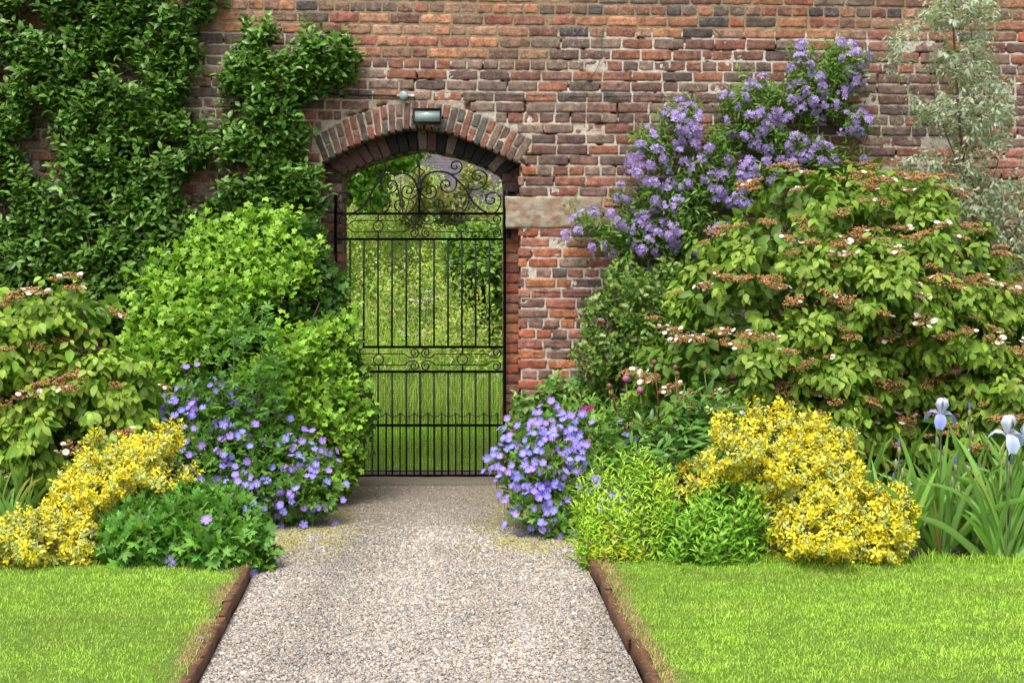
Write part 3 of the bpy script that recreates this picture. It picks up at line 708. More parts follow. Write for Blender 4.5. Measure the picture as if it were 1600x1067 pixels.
# ------------------------------------------------------------------ fittings on the wall
M_black = mat_simple('black_plastic', (.012, .013, .015), .4, 0, .2, 30)
M_grey = mat_simple('grey_plastic', (.30, .36, .36), .5, 0, .15, 30)
M_white = mat_simple('white_plastic', (.62, .62, .60), .5, 0, .1, 30)
def led_mat():
    m, t, o = newmat('lamp_glass'); b = nd(t, 'ShaderNodeBsdfPrincipled'); tc = nd(t, 'ShaderNodeTexCoord')
    vo = nd(t, 'ShaderNodeTexVoronoi'); vo.inputs['Scale'].default_value = 90; vo.inputs['Randomness'].default_value = 0; t.links.new(tc.outputs['Object'], vo.inputs['Vector'])
    t.links.new(ramp(t, vo.outputs['Distance'], [(.2, (.55, .60, .55)), (.5, (.26, .33, .35))]), b.inputs['Base Color']); b.inputs['Roughness'].default_value = .12
    t.links.new(b.outputs[0], o.inputs[0]); return m
lx, lz = wx(669), wz(185)
fl = thing('floodlight', 'small black rectangular floodlight mounted above the arch crown', 'lamp', (lx, -.02, lz))
mb = MB(); fx0, fx1, fz0, fz1 = lx - .107, lx + .107, lz - .058, lz + .062
F = -.125
for a in ((fx0, fx1, fz1 - .018, fz1), (fx0, fx1, fz0, fz0 + .018), (fx0, fx0 + .012, fz0 + .0185, fz1 - .0185), (fx1 - .012, fx1, fz0 + .0185, fz1 - .0185)): box(mb, a[0], a[1], F, F + .06, a[2], a[3], (1, 1, 1), .004)
box(mb, fx0 + .01, fx1 - .01, F + .02, F + .075, fz0 + .01, fz1 - .01, (1, 1, 1), .004)
mb.build('housing', M_black, fl, smooth=False)
mb = MB(); box(mb, fx0 + .0125, fx1 - .0125, F + .008, F + .0195, fz0 + .0188, fz1 - .0188); mb.build('lens', led_mat(), fl, smooth=False)
mb = MB(); 
for x in (fx0 - .008, fx1 + .004): box(mb, x, x + .004, F + .03, .0, lz - .012, lz + .012)
for x in (fx0 - .012, fx1 + .003): tube(mb, [(x, F + .042, lz), (x + .009, F + .042, lz)], .009, 10)
box(mb, fx0 - .008, fx1 + .008, -.012, -.006, lz - .012, lz + .012)
mb.build('bracket', M_black, fl, smooth=False)
jb = thing('junction_box', 'round pale grey junction box on the brickwork above the arch', 'junction box', (wx(631), -.02, wz(150)))
mb = MB(); x, z = wx(631), wz(150.5); tube(mb, [(x, .0, z), (x, -.035, z), (x, -.040, z), (x, -.041, z)], [.033, .033, .030, .001], 24); mb.build('box_lid', M_grey, jb, smooth=False)
for sg in (-1, 1):
    mb = MB(); tube(mb, [(x + sg * .052, -.018, z), (x + sg * .03, -.018, z)], .0115, 12); mb.build('cable_gland', M_grey, jb)
mb = MB(); tube(mb, [(x + .052, -.018, z - .001), (x + .058, -.018, z - .001), (x + .078, -.018, z - .002), (x + .083, -.018, z - .002)], [.008, .0125, .0125, .006], 12); mb.build('end_cap', M_white, jb)
for dx, dz in ((-.015, .018), (.014, -.018)):
    mb = MB(); tube(mb, [(x + dx, -.040, z + dz), (x + dx, -.043, z + dz)], .004, 8); mb.build('screw', M_black, jb)
mb = MB(); pts = smooth_line([(wx(p), -.018, wz(q)) for p, q in ((395, 138), (440, 143), (480, 147), (520, 147.5), (560, 148.5), (600, 149), (622, 150))], 4); tube(mb, pts, .0075, 8)
o = mb.build('power_cable', M_black); o['label'] = 'thick black power cable running from the climber to the junction box'; o['category'] = 'cable'
mb = MB(); pts = smooth_line([(wx(647), -.018, wz(151.5)), (wx(648.5), -.016, wz(154)), (wx(648.8), -.015, wz(162)), (wx(649), -.03, wz(170)), (wx(655), -.055, wz(176))], 5); tube(mb, pts, .0026, 6)
o = mb.build('thin_cable', M_black); o['label'] = 'thin cable dropping from the junction box to the floodlight'; o['category'] = 'cable'
WIRES = [([(725, 146), (870, 150), (1000, 150), (1060, 152), (1150, 154)], 'straight training wire across bricks right of floodlight'),
         ([(1118, 48), (1140, 70), (1175, 105), (1215, 125), (1250, 130)], 'slack green wire curling down to the top of the purple climber'),
         ([(941, 50), (938, 90), (930, 112), (905, 138), (882, 156)], 'loose green wire curving down the bricks above the sandstone'),
         ([(836, 455), (870, 455.5), (935, 456), (1010, 456)], 'short wire eyed to orange bricks below the sandstone block'),
         ([(834, 551), (870, 550), (930, 549)], 'lowest training wire over the hole in the brickwork')]
for pts, lab in WIRES:
    mb = MB(); pw = smooth_line([(wx(a), -.013, wz(b)) for a, b in pts], 5); tube(mb, pw, .0022, 5)
    for e in (pw[0], pw[-1]): tube(mb, [e + np.array([0, .02, 0]), e + np.array([0, -.006, 0])], .005, 6)
    o = mb.build('training_wire', M_green_wire); o['label'] = lab; o['category'] = 'wire'; o['group'] = 'training wires on the wall'

# ------------------------------------------------------------------ leaf templates (u along, v across, w normal), weights 0 midrib .. 1 margin
def leaf_t(wd=.5, fold=.12, curl=.25, nseg=4, tip=.9, base=.9):
    t = np.linspace(0, 1, nseg + 1); V = [(q, 0, -curl * q * q) for q in t]; W = [0] * (nseg + 1); W[-1] = .7
    hw = [wd / 2 * (math.sin(math.pi * q ** base)) ** tip for q in t[1:-1]]
    for sgn in (1, -1):
        for q, h in zip(t[1:-1], hw): V.append((q, sgn * h, -curl * q * q + fold * h * 2)); W.append(1)
    m = nseg - 1; a = nseg + 1; Q = []; T = []
    for s, off in ((1, a), (-1, a + m)):
        T.append((0, 1, off)[::s]); T.append((nseg - 1, nseg, off + m - 1)[::s])
        for i in range(m - 1): Q.append((i + 1, i + 2, off + i + 1, off + i)[::s])
    return np.array(V, float), [np.array(T)] + ([np.array(Q)] if Q else []), np.array(W, float)
def lobed_t(lobes=5, depth=.45, sub=0, cup=.15, span=150, stretch=1.0):
    ang = []; rad = []
    for i in range(lobes):
        a0 = -span + 2 * span * (i + .5) / lobes; L = 1.0 - .28 * abs(a0) / span; half = span / lobes
        if i == 0: ang.append(a0 - half); rad.append(.35)
        if sub:
            ang += [a0 - half * .55, a0 - half * .3, a0, a0 + half * .3, a0 + half * .55]; rad += [L * .74, L * .68, L, L * .68, L * .74]
        else:
            ang += [a0 - half * .5, a0, a0 + half * .5]; rad += [L * .82, L, L * .82]
        ang.append(a0 + half); rad.append(L * (1 - depth) if i < lobes - 1 else .35)
    ang = np.radians(ang); rad = np.array(rad) * .55
    V = [(0.38, 0, .03)] + [(0.38 + r * math.cos(a) * stretch, r * math.sin(a), -cup * r * r * 3 + .04 * math.sin(3 * a)) for a, r in zip(ang, rad)]
    n = len(ang); T = [(0, i + 1, i + 2) for i in range(n - 1)] + [(0, n, 1)]
    return np.array(V, float), [np.array(T)], np.array([0] + [1] * n, float)
T_apple = leaf_t(.50, .16, .30, 4); T_vib = leaf_t(.58, .12, .28, 4, .8); T_lance = leaf_t(.26, .10, .28, 4); T_will = leaf_t(.18, .10, .35, 3)
T_oval = leaf_t(.55, .15, .12, 3, .8); T_euc = leaf_t(.36, .05, .25, 3); T_wild = leaf_t(.6, .1, .25, 3)
T_cur = lobed_t(5, .40, 0, .12, 150); T_ger = lobed_t(5, .62, 1, .10, 155); T_aco = lobed_t(5, .80, 1, .06, 120, 1.15)

def inst(mb, tpl, p, a, nrm, s, cA, cB=None, wscale=None):
    """place a template at p with axis a, normal nrm"""
    V, F, W = tpl; n = len(p)
    if n == 0: return
    a = norm(a); b = norm(np.cross(nrm, a)); c = np.cross(a, b)
    M = np.stack([a, b, c], -1); s = np.broadcast_to(np.asarray(s, float), (n,))
    X = np.einsum('nij,kj->nki', M, V) * s[:, None, None] + p[:, None]
    if cB is None: cB = cA * np.array([1.06, 1.06, 1.0])
    col = cA[:, None] * (1 - W)[None, :, None] + cB[:, None] * W[None, :, None]
    nv = len(V); off = (np.arange(n) * nv)[:, None, None]
    mb.add(X.reshape(-1, 3), [(f[None] + off).reshape(-1, f.shape[1]) for f in F], col.reshape(-1, 3))

# ------------------------------------------------------------------ plant volumes traced from an outline, each with its own distance, lean and thickness
class Vol:
    def __init__(s, poly, D0, lean=0.0, thick=.4, dm=None, cell=.025, wall=False, zmin=-.02, clump=.35, cs=3.0):
        s.D0, s.lean, s.wall, s.zmin = D0, lean, wall, zmin
        pw = []
        for (px, py) in poly:
            k = (py - HZ) / FPX; z = (EYE - k * D0) / (1 + k * lean); z = max(z, zmin) if not wall else z
            D = D0 + lean * z; pw.append(((px - CX) * D / FPX, z))
        s.poly = pw; P_ = np.array(pw); s.lo = P_.min(0); s.hi = P_.max(0)
        s.X = np.arange(s.lo[0], s.hi[0] + cell, cell); s.Z = np.arange(s.lo[1], s.hi[1] + cell, cell)
        GX, GZ = np.meshgrid(s.X, s.Z, indexing='ij'); ins = inside(pw, GX, GZ); d = edge_dist(pw, GX, GZ) * ins
        dm = dm or max(d.max(), .05); q = np.clip(d / dm, 0, 1)
        T = thick * np.sqrt(np.clip(1 - (1 - q) ** 2, 0, 1)); sd_ = rng.uniform(0, 20)
        T = T * (1 - clump + 2 * clump * fbm(GX * cs + sd_, GZ * cs + sd_, sd_, 2))
        s.T = T; gx, gz = np.gradient(T, cell); s.gx, s.gz = gx, gz; s.ins = ins; s.cell = cell; s.area = ins.sum() * cell * cell
        s.idx = np.argwhere(ins)
        base_z = max(s.lo[1], 0)
        xm = P_[:, 0].mean(); s.base = (float(xm), float(D0 + lean * base_z + CAMY), float(max(base_z, 0)))
    def sample(s, n, mode='shell', gap=None):
        i = s.idx[rng.integers(0, len(s.idx), n)]; x = s.X[i[:, 0]] + rng.uniform(0, s.cell, n); z = s.Z[i[:, 1]] + rng.uniform(0, s.cell, n)
        T = s.T[i[:, 0], i[:, 1]]; gx = s.gx[i[:, 0], i[:, 1]]; gz = s.gz[i[:, 0], i[:, 1]]
        if mode == 'shell': q = 1 - rng.random(n) ** 2 * .35
        elif mode == 'inner': q = rng.uniform(-.2, .7, n)
        elif mode == 'back': q = -1 + rng.random(n) * .4
        else: q = rng.uniform(-1, 1, n)
        if s.wall: q = np.abs(q)
        y = s.D0 + s.lean * z + CAMY - T * q
        nr = norm(np.stack([-gx * q, -np.ones(n) * np.sign(q + 1e-6) * (.25 + np.abs(q)), -gz * np.abs(q) + s.lean * .3], -1))
        p = np.stack([x, y, z], -1)
        if gap is not None: k = gap(p); p, nr, T = p[k], nr[k], T[k]
        return p, nr
def shoots(mb, tpl, p, nr, L, nl, size, cA, cB=None, up=.4, out=.6, rnd=.4, spread=.9, droop=0.0, face=.6, svar=.3, cvar=.25, young=None, tip_small=.0, hue=.06, clip=None, fray=.02):
    """shoots tipped at p: alternate leaves spiralled round each stem"""
    n = len(p); d = norm(nr * out + np.array([0, 0, up]) + rng.normal(0, rnd, (n, 3)))
    p = p + d * np.minimum(rng.exponential(fray, n), fray * 4)[:, None] - d * fray * .5
    if clip is not None: d[:, 1] = np.minimum(d[:, 1], clip)
    d = norm(d); ref = norm(rng.normal(size=(n, 3))); e1 = norm(np.cross(d, ref)); e2 = np.cross(d, e1)
    ph0 = rng.uniform(0, 6.28, n); shade = rng.uniform(1 - cvar, 1 + cvar, (n, 1))
    for k in range(nl):
        f = k / max(nl - 1, 1); ph = ph0 + k * 2.4
        rad = np.cos(ph)[:, None] * e1 + np.sin(ph)[:, None] * e2
        sp = spread * (1 - .45 * f)
        a = norm(d * (1 - sp * .6) + rad * sp + np.array([0, 0, -droop]) + rng.normal(0, .12, (n, 3)))
        q = p - d * (L * (1 - f)) + rad * size * .1
        nn = norm(d * (1 - face) + nr * face * .5 + np.array([0, 0, face * .5]) + rng.normal(0, .2, (n, 3)))
        nn = nn - (nn * a).sum(-1, keepdims=True) * a
        sc = size * rng.uniform(1 - svar, 1 + svar, n) * (1 - tip_small * f)
        c = np.asarray(cA)[None] * shade * rng.uniform(.85, 1.15, (n, 1)) * (1 + rng.normal(0, hue, (n, 3)))
        if young is not None: c = c * (1 - f * .8) + np.asarray(young)[None] * f * .8 * rng.uniform(.8, 1.2, (n, 1))
        c = np.clip(c, .003, .95)
        cb = None
        if cB is not None: cb = np.clip(np.asarray(cB)[None] * rng.uniform(.8, 1.15, (n, 1)) * (1 + rng.normal(0, hue, (n, 3))), .003, .95)
        inst(mb, tpl, q, a, nn, sc, c, cb)
    return d
def twigs(mb, p, d, L, r, col):
    q = p - d * L
    for i in range(len(p)): tube(mb, [q[i], (p[i] + q[i]) / 2 + rng.normal(0, L * .04, 3), p[i]], [r, r * .8, r * .4], 4, col, cap=False)
def stems(mb, base, tips, r0, col, nseg=6, sag=.15, n=6):
    for t_ in tips:
        s = np.linspace(0, 1, nseg)[:, None]; b = np.asarray(base) + np.append(rng.normal(0, .06, 2), 0)
        mid = b * (1 - s) + t_ * s; mid[:, 2] += sag * np.sin(np.pi * s[:, 0]) * abs(t_[2] - b[2]); mid += rng.normal(0, .012, mid.shape) * (s * (1 - s) * 4)
        tube(mb, mid, np.linspace(r0, r0 * .3, nseg), n, col)

def place_parts(parent, meshes, name, pts, dirs, scale, mat, spin=True, maxn=100, rest='stuff'):
    """individual flowers etc: up to maxn as parts sharing mesh data, the rest as one stuff part"""
    from mathutils import Matrix
    sc = np.broadcast_to(scale, (len(pts),)); D2 = pts[:, 1] - CAMY
    order = np.argsort(D2 / sc)      # largest in view first
    protos = []
    for me in meshes:
        if not me.materials: me.materials.append(mat)
    org = np.array(parent.location)
    for c, i in enumerate(order[:maxn]):
        o = bpy.data.objects.new(name, meshes[int(rng.integers(len(meshes)))]); C.objects.link(o); o.parent = parent
        o.location = Vector(pts[i] - org); q = Vector(dirs[i]).to_track_quat('Z', 'Y')
        o.rotation_mode = 'QUATERNION'
        from mathutils import Quaternion
        o.rotation_quaternion = q @ Quaternion((0, 0, 1), float(rng.uniform(0, 6.28))) if spin else q
        o.scale = (float(sc[i]),) * 3
    if len(order) > maxn:
        mb = MB(); 
        for i in order[maxn:]:
            me = meshes[int(rng.integers(len(meshes)))]; nv = len(me.vertices)
            v = np.empty(nv * 3); me.vertices.foreach_get('co', v); v = v.reshape(-1, 3)
            cc = np.empty(nv * 4); me.color_attributes['col'].data.foreach_get('color', cc); cc = cc.reshape(-1, 4)[:, :3]
            d = norm(np.asarray(dirs[i], float)); a = norm(np.cross(d, rng.normal(size=3))); b = np.cross(d, a)
            V = (v @ np.stack([a, b, d])) * sc[i] + pts[i]
            f = {}
            for pl in me.polygons: f.setdefault(len(pl.vertices), []).append(list(pl.vertices))
            mb.add(V, [np.array(x) for x in f.values()], cc)
        o = mb.build(name + 's_further', mat, parent); o['kind'] = 'stuff'

# ---- flower meshes (z = facing direction)
def petal_flower(R_=.5, inner=(.75, .7, .85), outer=(.24, .23, .72), n=5, wdt=.84, notch=.92, cup=.25, eye=(.5, .5, .6)):
    mb = MB()
    for k in range(n):
        a = 2 * np.pi * k / n + rng.normal(0, .06); ca, sa = math.cos(a), math.sin(a); h = wdt * R_ * .62; cu = cup * rng.uniform(.5, 1.3)
        loc = [(0.04, 0, 0), (R_ * .42, -h * .62, cu * .18), (R_ * .42, h * .62, cu * .18), (R_ * .8, -h, cu * .42), (R_ * .8, h, cu * .42), (R_ * .85, 0, cu * .34), (R_, -h * .55, cu * .5), (R_, h * .55, cu * .5), (R_ * notch, 0, cu * .45), (R_ * .42, 0, cu * .10)]
        V = [(x * ca - y * sa, x * sa + y * ca, z) for x, y, z in loc]
        i_, o_ = np.array(inner), np.array(outer); cl = [i_, i_ * .45 + o_ * .55, i_ * .45 + o_ * .55, o_, o_, o_ * .9, o_, o_, o_, i_ * .6 + o_ * .4]
        mb.add(V, [[(0, 1, 9), (0, 9, 2)], [(1, 3, 5, 9), (9, 5, 4, 2), (3, 6, 8, 5), (5, 8, 7, 4)]], np.array(cl))
    th = np.linspace(0, 2 * np.pi, 6, endpoint=False)
    V = [(0, 0, .16)] + [(.05 * math.cos(q), .05 * math.sin(q), .02) for q in th]; mb.add(V, [[(0, 1 + i, 1 + (i + 1) % 6) for i in range(6)]], eye)
    return mb
def blob(mb, c, r, col, n=6):
    th = np.linspace(0, 2 * np.pi, n, endpoint=False); V = [(c[0], c[1], c[2] - r)]
    for z, q in ((-.5, .87), (.5, .87)): V += [(c[0] + r * q * math.cos(t), c[1] + r * q * math.sin(t), c[2] + r * z) for t in th]
    V.append((c[0], c[1], c[2] + r)); m = len(V) - 1
    T = [(0, 1 + (i + 1) % n, 1 + i) for i in range(n)] + [(m, 1 + n + i, 1 + n + (i + 1) % n) for i in range(n)]; Q = [(1 + i, 1 + (i + 1) % n, 1 + n + (i + 1) % n, 1 + n + i) for i in range(n)]
    mb.add(V, [T, Q], col)
def merge(dst, src, pos, d, s):
    v = np.concatenate(src.v); c = np.concatenate(src.c); d = norm(np.asarray(d, float)); a = norm(np.cross(d, rng.normal(size=3))); b = np.cross(d, a)
    dst.add((v @ np.stack([a, b, d])) * s + np.asarray(pos), [np.concatenate(f) for f in src.f.values()], c)
def star_cluster(nf=16):
    mb = MB()
    for k in range(nf):
        th = rng.uniform(0, 6.28); ph = rng.uniform(0, 1.45) ; d = np.array([math.sin(ph) * math.cos(th), math.sin(ph) * math.sin(th), math.cos(ph)])
        hue = rng.uniform(.75, 1.2); out = np.array([.47, .34, .74]) * hue; inn = np.array([.66, .56, .82]) * hue
        f = petal_flower(.5, tuple(inn), tuple(out), 5, .5, 1.12, .2, (.7, .5, .05))
        merge(mb, f, d * rng.uniform(.6, 1.0) * .55 * np.array([1, 1, .75]), d + rng.normal(0, .25, 3), rng.uniform(.34, .46))
    return mb
def vib_head(white=4):
    mb = MB()
    for k in range(60):
        r = math.sqrt(rng.random()) * .5; a = rng.uniform(0, 6.28); c = np.array([.56, .29, .12]) * rng.uniform(.6, 1.35)
        if rng.random() < .2: c = np.array([.40, .30, .12])
        p = (r * math.cos(a), r * math.sin(a), .06 * math.cos(r * 3) + rng.uniform(-.05, .06)); blob(mb, p, rng.uniform(.03, .06), c, 4)
        if k % 3 == 0: tube(mb, [(p[0] * .3, p[1] * .3, -.22), (p[0] * .8, p[1] * .8, -.07), p], .008, 3, (.2, .2, .06), cap=False)
    w_ = petal_flower(.5, (.78, .76, .66), (.82, .81, .74), 5, .8, .92, .1, (.5, .5, .3))
    for k in range(white):
        a = rng.uniform(0, 6.28); r = rng.uniform(.35, .6); merge(mb, w_, (r * math.cos(a), r * math.sin(a), .07), (rng.normal(0, .4), rng.normal(0, .4), 1), rng.uniform(.22, .34))
    return mb
ME_ger = [petal_flower(.5, (.60, .50, .90), (rng.uniform(.20, .36), rng.uniform(.17, .25), rng.uniform(.72, .88)), 5, rng.uniform(.62, .76), rng.uniform(.86, .96), rng.uniform(.1, .4)).mesh('geranium_flower') for _ in range(14)]
ME_star = [star_cluster(int(rng.integers(13, 20))).mesh('star_cluster') for _ in range(7)]
ME_vib = [vib_head(k).mesh('viburnum_head') for k in (0, 0, 1, 2, 5, 1)]

# ------------------------------------------------------------------ climbers on the left wall
def gapf(scale, thr, sz=1.0, seed=0.0):
    return lambda p: fbm(p[:, 0] * scale + seed, p[:, 2] * scale * sz + seed, seed, 3) > thr
def wall_tree(label, poly, thr, n, seed, trunk, cA=(.048, .135, .015), young=(.17, .33, .05), Dw=9.93, tk=.18):
    v = Vol(poly, Dw, 0, tk, wall=True, dm=.22, clump=.45, cs=4)
    t = thing('climbing_tree', label, 'climbing plant', v.base, 'wall trained trees on the left')
    mb = MB(); p, nr = v.sample(n, 'shell', gapf(3.4, thr, 1.25, seed)); 
    kcl = rng.random(len(p)) < (.25 + .75 * (fbm(p[:, 0] * 8, p[:, 2] * 8, 3 + seed, 2) > .47)); p, nr = p[kcl], nr[kcl]
    d = shoots(mb, T_apple, p, nr, .09, 6, .062, cA, None, up=.9, out=.5, rnd=.45, spread=1.0, face=.7, young=young, cvar=.35, clip=.1, fray=.035)
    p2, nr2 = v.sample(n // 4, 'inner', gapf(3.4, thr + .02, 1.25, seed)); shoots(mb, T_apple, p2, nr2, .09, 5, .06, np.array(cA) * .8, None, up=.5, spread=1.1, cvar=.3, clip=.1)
    mb.build('foliage', M_gloss, t)
    mb = MB()
    for tr, r in trunk:
        pts = smooth_line([(wx(a), -.06 + .02 * math.sin(a), wz(b)) for a, b in tr], 4); tube(mb, pts, np.linspace(r, r * .4, len(pts)), 8, (.14, .115, .09))
    for q in p[::60]: s_ = np.array([rng.normal(0, .06), -.03, .16]); tube(mb, [q - s_ * .3, q + s_ * .5, q + s_], [.003, .002, .001], 4, (.20, .16, .09), cap=False)
    for q in p[::9]: tube(mb, [q, q + np.array([rng.normal(0, .04), .05, -.10])], [.002, .004], 4, (.13, .10, .07), cap=False)
    mb.build('branches', M_bark, t)
wall_tree('dark green leafy climber covering the whole top left of the brick wall',
          [(-120, -80), (330, -80), (375, -5), (345, 12), (318, 30), (305, 60), (312, 100), (300, 130), (285, 170), (320, 195), (330, 250), (325, 300), (310, 350), (290, 420), (250, 520), (150, 520), (-120, 520)],
          .335, 5600, 1.0, [([(150, 480), (195, 345), (235, 270), (262, 225), (275, 130), (285, 60), (290, -20)], .022), ([(90, 480), (110, 330), (130, 230), (120, 110), (100, 0)], .018), ([(60, 480), (30, 380), (20, 250), (28, 120), (24, 0)], .016), ([(130, 230), (160, 190), (160, 70), (150, 0)], .012), ([(195, 345), (225, 310), (225, 170), (215, 60)], .012)])
wall_tree('leafy climber branch arching above the left shoulder of the gateway',
          [(385, 40), (400, 22), (425, 35), (470, 38), (500, 50), (540, 58), (556, 95), (545, 130), (510, 140), (480, 150), (490, 175), (500, 195), (480, 215), (470, 235), (495, 265), (515, 310), (500, 340), (455, 330), (430, 345), (360, 345), (320, 330), (330, 270), (335, 210), (360, 175), (345, 160), (350, 110), (375, 80)],
          .445, 2000, 5.0, [([(345, 460), (352, 330), (358, 240), (365, 180), (395, 130), (430, 95), (480, 85), (530, 90)], .014), ([(365, 180), (410, 140), (460, 150), (475, 200), (480, 290)], .009)])

# ------------------------------------------------------------------ shrubs and perennials
def stem_part(t, v, n, r, col, mat=M_bark, base=None, mode='inner'):
    mb = MB(); p, _ = v.sample(n, mode); stems(mb, base or v.base, p, r, col); mb.build('stems', mat, t)

# flowering currant beside the gate
v = Vol([(195, 540), (215, 470), (225, 430), (250, 400), (262, 415), (290, 370), (330, 352), (345, 338), (370, 342), (405, 328), (440, 340), (470, 335), (492, 352), (500, 385), (512, 410), (535, 430), (545, 465), (553, 520), (560, 560), (562, 620), (575, 640), (566, 690), (552, 730), (545, 762), (500, 775), (400, 775), (250, 740), (205, 640)], 9.0, .17, .42, dm=.75, clump=.26, cs=4.6)
t = thing('currant_bush', 'tall bright green bush with lobed leaves left of the gate', 'bush', v.base)
mb = MB(); g = gapf(4.2, .38, 1, 3.3)
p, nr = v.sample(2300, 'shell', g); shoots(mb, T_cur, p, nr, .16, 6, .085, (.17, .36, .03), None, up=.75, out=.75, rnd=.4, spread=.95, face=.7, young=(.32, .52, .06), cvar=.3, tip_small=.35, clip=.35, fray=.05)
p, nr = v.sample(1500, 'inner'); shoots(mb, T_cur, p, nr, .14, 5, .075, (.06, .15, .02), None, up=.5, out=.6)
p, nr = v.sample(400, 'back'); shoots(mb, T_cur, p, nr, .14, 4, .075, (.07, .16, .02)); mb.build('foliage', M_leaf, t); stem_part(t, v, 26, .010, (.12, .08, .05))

# two viburnums with rusty flower heads
def viburnum(label, poly, D0, lean, thick, n, heads, hpts, dm, cA, young, tiers, seed):
    v = Vol(poly, D0, lean, thick, dm=dm, clump=.6, cs=3.2)
    t = thing('viburnum_shrub', label, 'shrub', v.base, 'viburnums with fading flower heads')
    def tier(p, w=.0):   # leafy layers with dark hollows between
        q = p[:, 2] * tiers + 1.9 * fbm(p[:, 0] * 1.5 + seed, p[:, 1] * 1.5, seed, 2) + .6 * fbm(p[:, 0] * 5, p[:, 2] * 3, seed)
        fr = q - np.floor(q); return fr
    g = lambda p: (tier(p) > .34) & (fbm(p[:, 0] * 3 + seed, p[:, 2] * 3.6, 2 + seed, 2) > .36)
    mb = MB(); p, nr = v.sample(n, 'shell', g)
    shoots(mb, T_vib, p, nr, .10, 6, .080, cA, None, up=.12, out=.9, rnd=.35, spread=.85, droop=.75, face=.5, young=young, cvar=.3, svar=.35, hue=.08, tip_small=.3, fray=.05)
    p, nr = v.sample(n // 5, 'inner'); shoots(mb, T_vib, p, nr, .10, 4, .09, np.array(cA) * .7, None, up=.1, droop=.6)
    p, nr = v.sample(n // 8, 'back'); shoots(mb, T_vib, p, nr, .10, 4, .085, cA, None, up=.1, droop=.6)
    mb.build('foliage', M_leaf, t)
    p, nr = v.sample(heads * 60, 'shell'); fr = tier(p); k = (fr > .70) & (rng.random(len(p)) < hpts(p)); p, nr = p[k], nr[k]
    keep = []
    for i in range(len(p)):
        if all(np.linalg.norm(p[i] - p[j]) > .06 for j in keep): keep.append(i)
        if len(keep) >= heads: break
    p, nr = p[keep], nr[keep]; d = norm(np.array([0, 0, 1.0]) + nr * .35 + rng.normal(0, .12, p.shape)); p = p + nr * .11 + np.array([0, 0, .035])
    d2_ = d; place_parts(t, ME_vib, 'flower_head', p, d, rng.uniform(.075, .15, len(p)), M_petal)
    mb = MB(); q, _ = v.sample(40, 'inner'); stems(mb, (v.base[0], v.base[1] + .15, 0), q, .014, (.11, .075, .05)); mb.build('stems', M_bark, t)
viburnum('large viburnum shrub with rusty white flower heads on the right side of the border',
         [(985, 640), (992, 585), (990, 548), (1035, 525), (1045, 485), (1060, 425), (1090, 400), (1125, 350), (1150, 335), (1170, 318), (1190, 290), (1235, 258), (1270, 268), (1310, 280), (1350, 262), (1400, 270), (1448, 265), (1478, 300), (1470, 335), (1500, 350), (1535, 355), (1545, 400), (1560, 450), (1600, 470), (1680, 480), (1680, 790), (1160, 790), (1120, 700), (1010, 670)],
         8.85, .05, .70, 6000, 360, lambda p: .35 + .65 * (p[:, 2] > .5), .85, (.15, .28, .03), (.28, .39, .05), 3.3, 2.0)
viburnum('smaller viburnum shrub with fewer rusty heads at the far left of the border',
         [(-120, 450), (30, 462), (70, 458), (95, 450), (140, 458), (168, 470), (160, 500), (135, 520), (100, 535), (105, 552), (150, 552), (178, 540), (215, 560), (238, 590), (243, 630), (225, 665), (235, 700), (200, 760), (-120, 800)],
         8.15, .10, .5, 2400, 60, lambda p: .12 + .7 * (p[:, 2] > .75), .5, (.17, .32, .03), (.33, .45, .06), 3.4, 7.0)

# grey eucalyptus
v = Vol([(1398, 130), (1392, 55), (1428, 28), (1460, 5), (1478, -60), (1520, -60), (1555, 20), (1540, 60), (1550, 110), (1568, 140), (1580, 180), (1570, 215), (1600, 250), (1680, 230), (1680, 600), (1560, 520), (1545, 400), (1500, 350), (1465, 330), (1432, 300), (1405, 260), (1450, 235), (1418, 190), (1425, 160)], 9.35, 0, .36, dm=.4)
t = thing('eucalyptus_tree', 'slender grey green eucalyptus tree in front of the wall at right', 'tree', (v.base[0], v.base[1], 0))
mb = MB(); g = gapf(5.5, .44, 1, 8.0)
EU = (.33, .42, .31)
p, nr = v.sample(3000, 'any', g); shoots(mb, T_euc, p, nr, .11, 7, .042, EU, None, up=.15, out=.3, rnd=.6, spread=.8, droop=.5, face=.3, cvar=.3, hue=.08, young=(.44, .44, .30), fray=.05)
low = lambda p: (p[:, 2] < 1.75)
p, nr = v.sample(2300, 'any', low); shoots(mb, T_oval, p, nr, .09, 7, .034, (.27, .34, .26), None, up=.1, out=.3, rnd=.6, spread=.9, droop=.3, cvar=.3)
mb.build('crown', M_leaf, t)
mb = MB()
for pts, r in (([(1560, 800), (1550, 560), (1528, 330), (1505, 250), (1495, 130), (1490, 30), (1500, -40)], .016), ([(1560, 800), (1555, 560), (1530, 400), (1512, 300), (1475, 200), (1450, 110)], .011), ([(1550, 560), (1575, 400), (1600, 330), (1620, 250)], .010), ([(1505, 250), (1520, 180), (1522, 100), (1515, 30)], .007), ([(1528, 330), (1560, 250), (1545, 200)], .006), ([(1510, 330), (1480, 290), (1440, 260)], .005)):
    q = smooth_line([P(a, b, -.65 + .04 * math.sin(a)) for a, b in pts], 5); tube(mb, q, np.linspace(r, r * .3, len(q)), 8, (.13, .075, .055))
mb.build('trunk', M_bark, t)

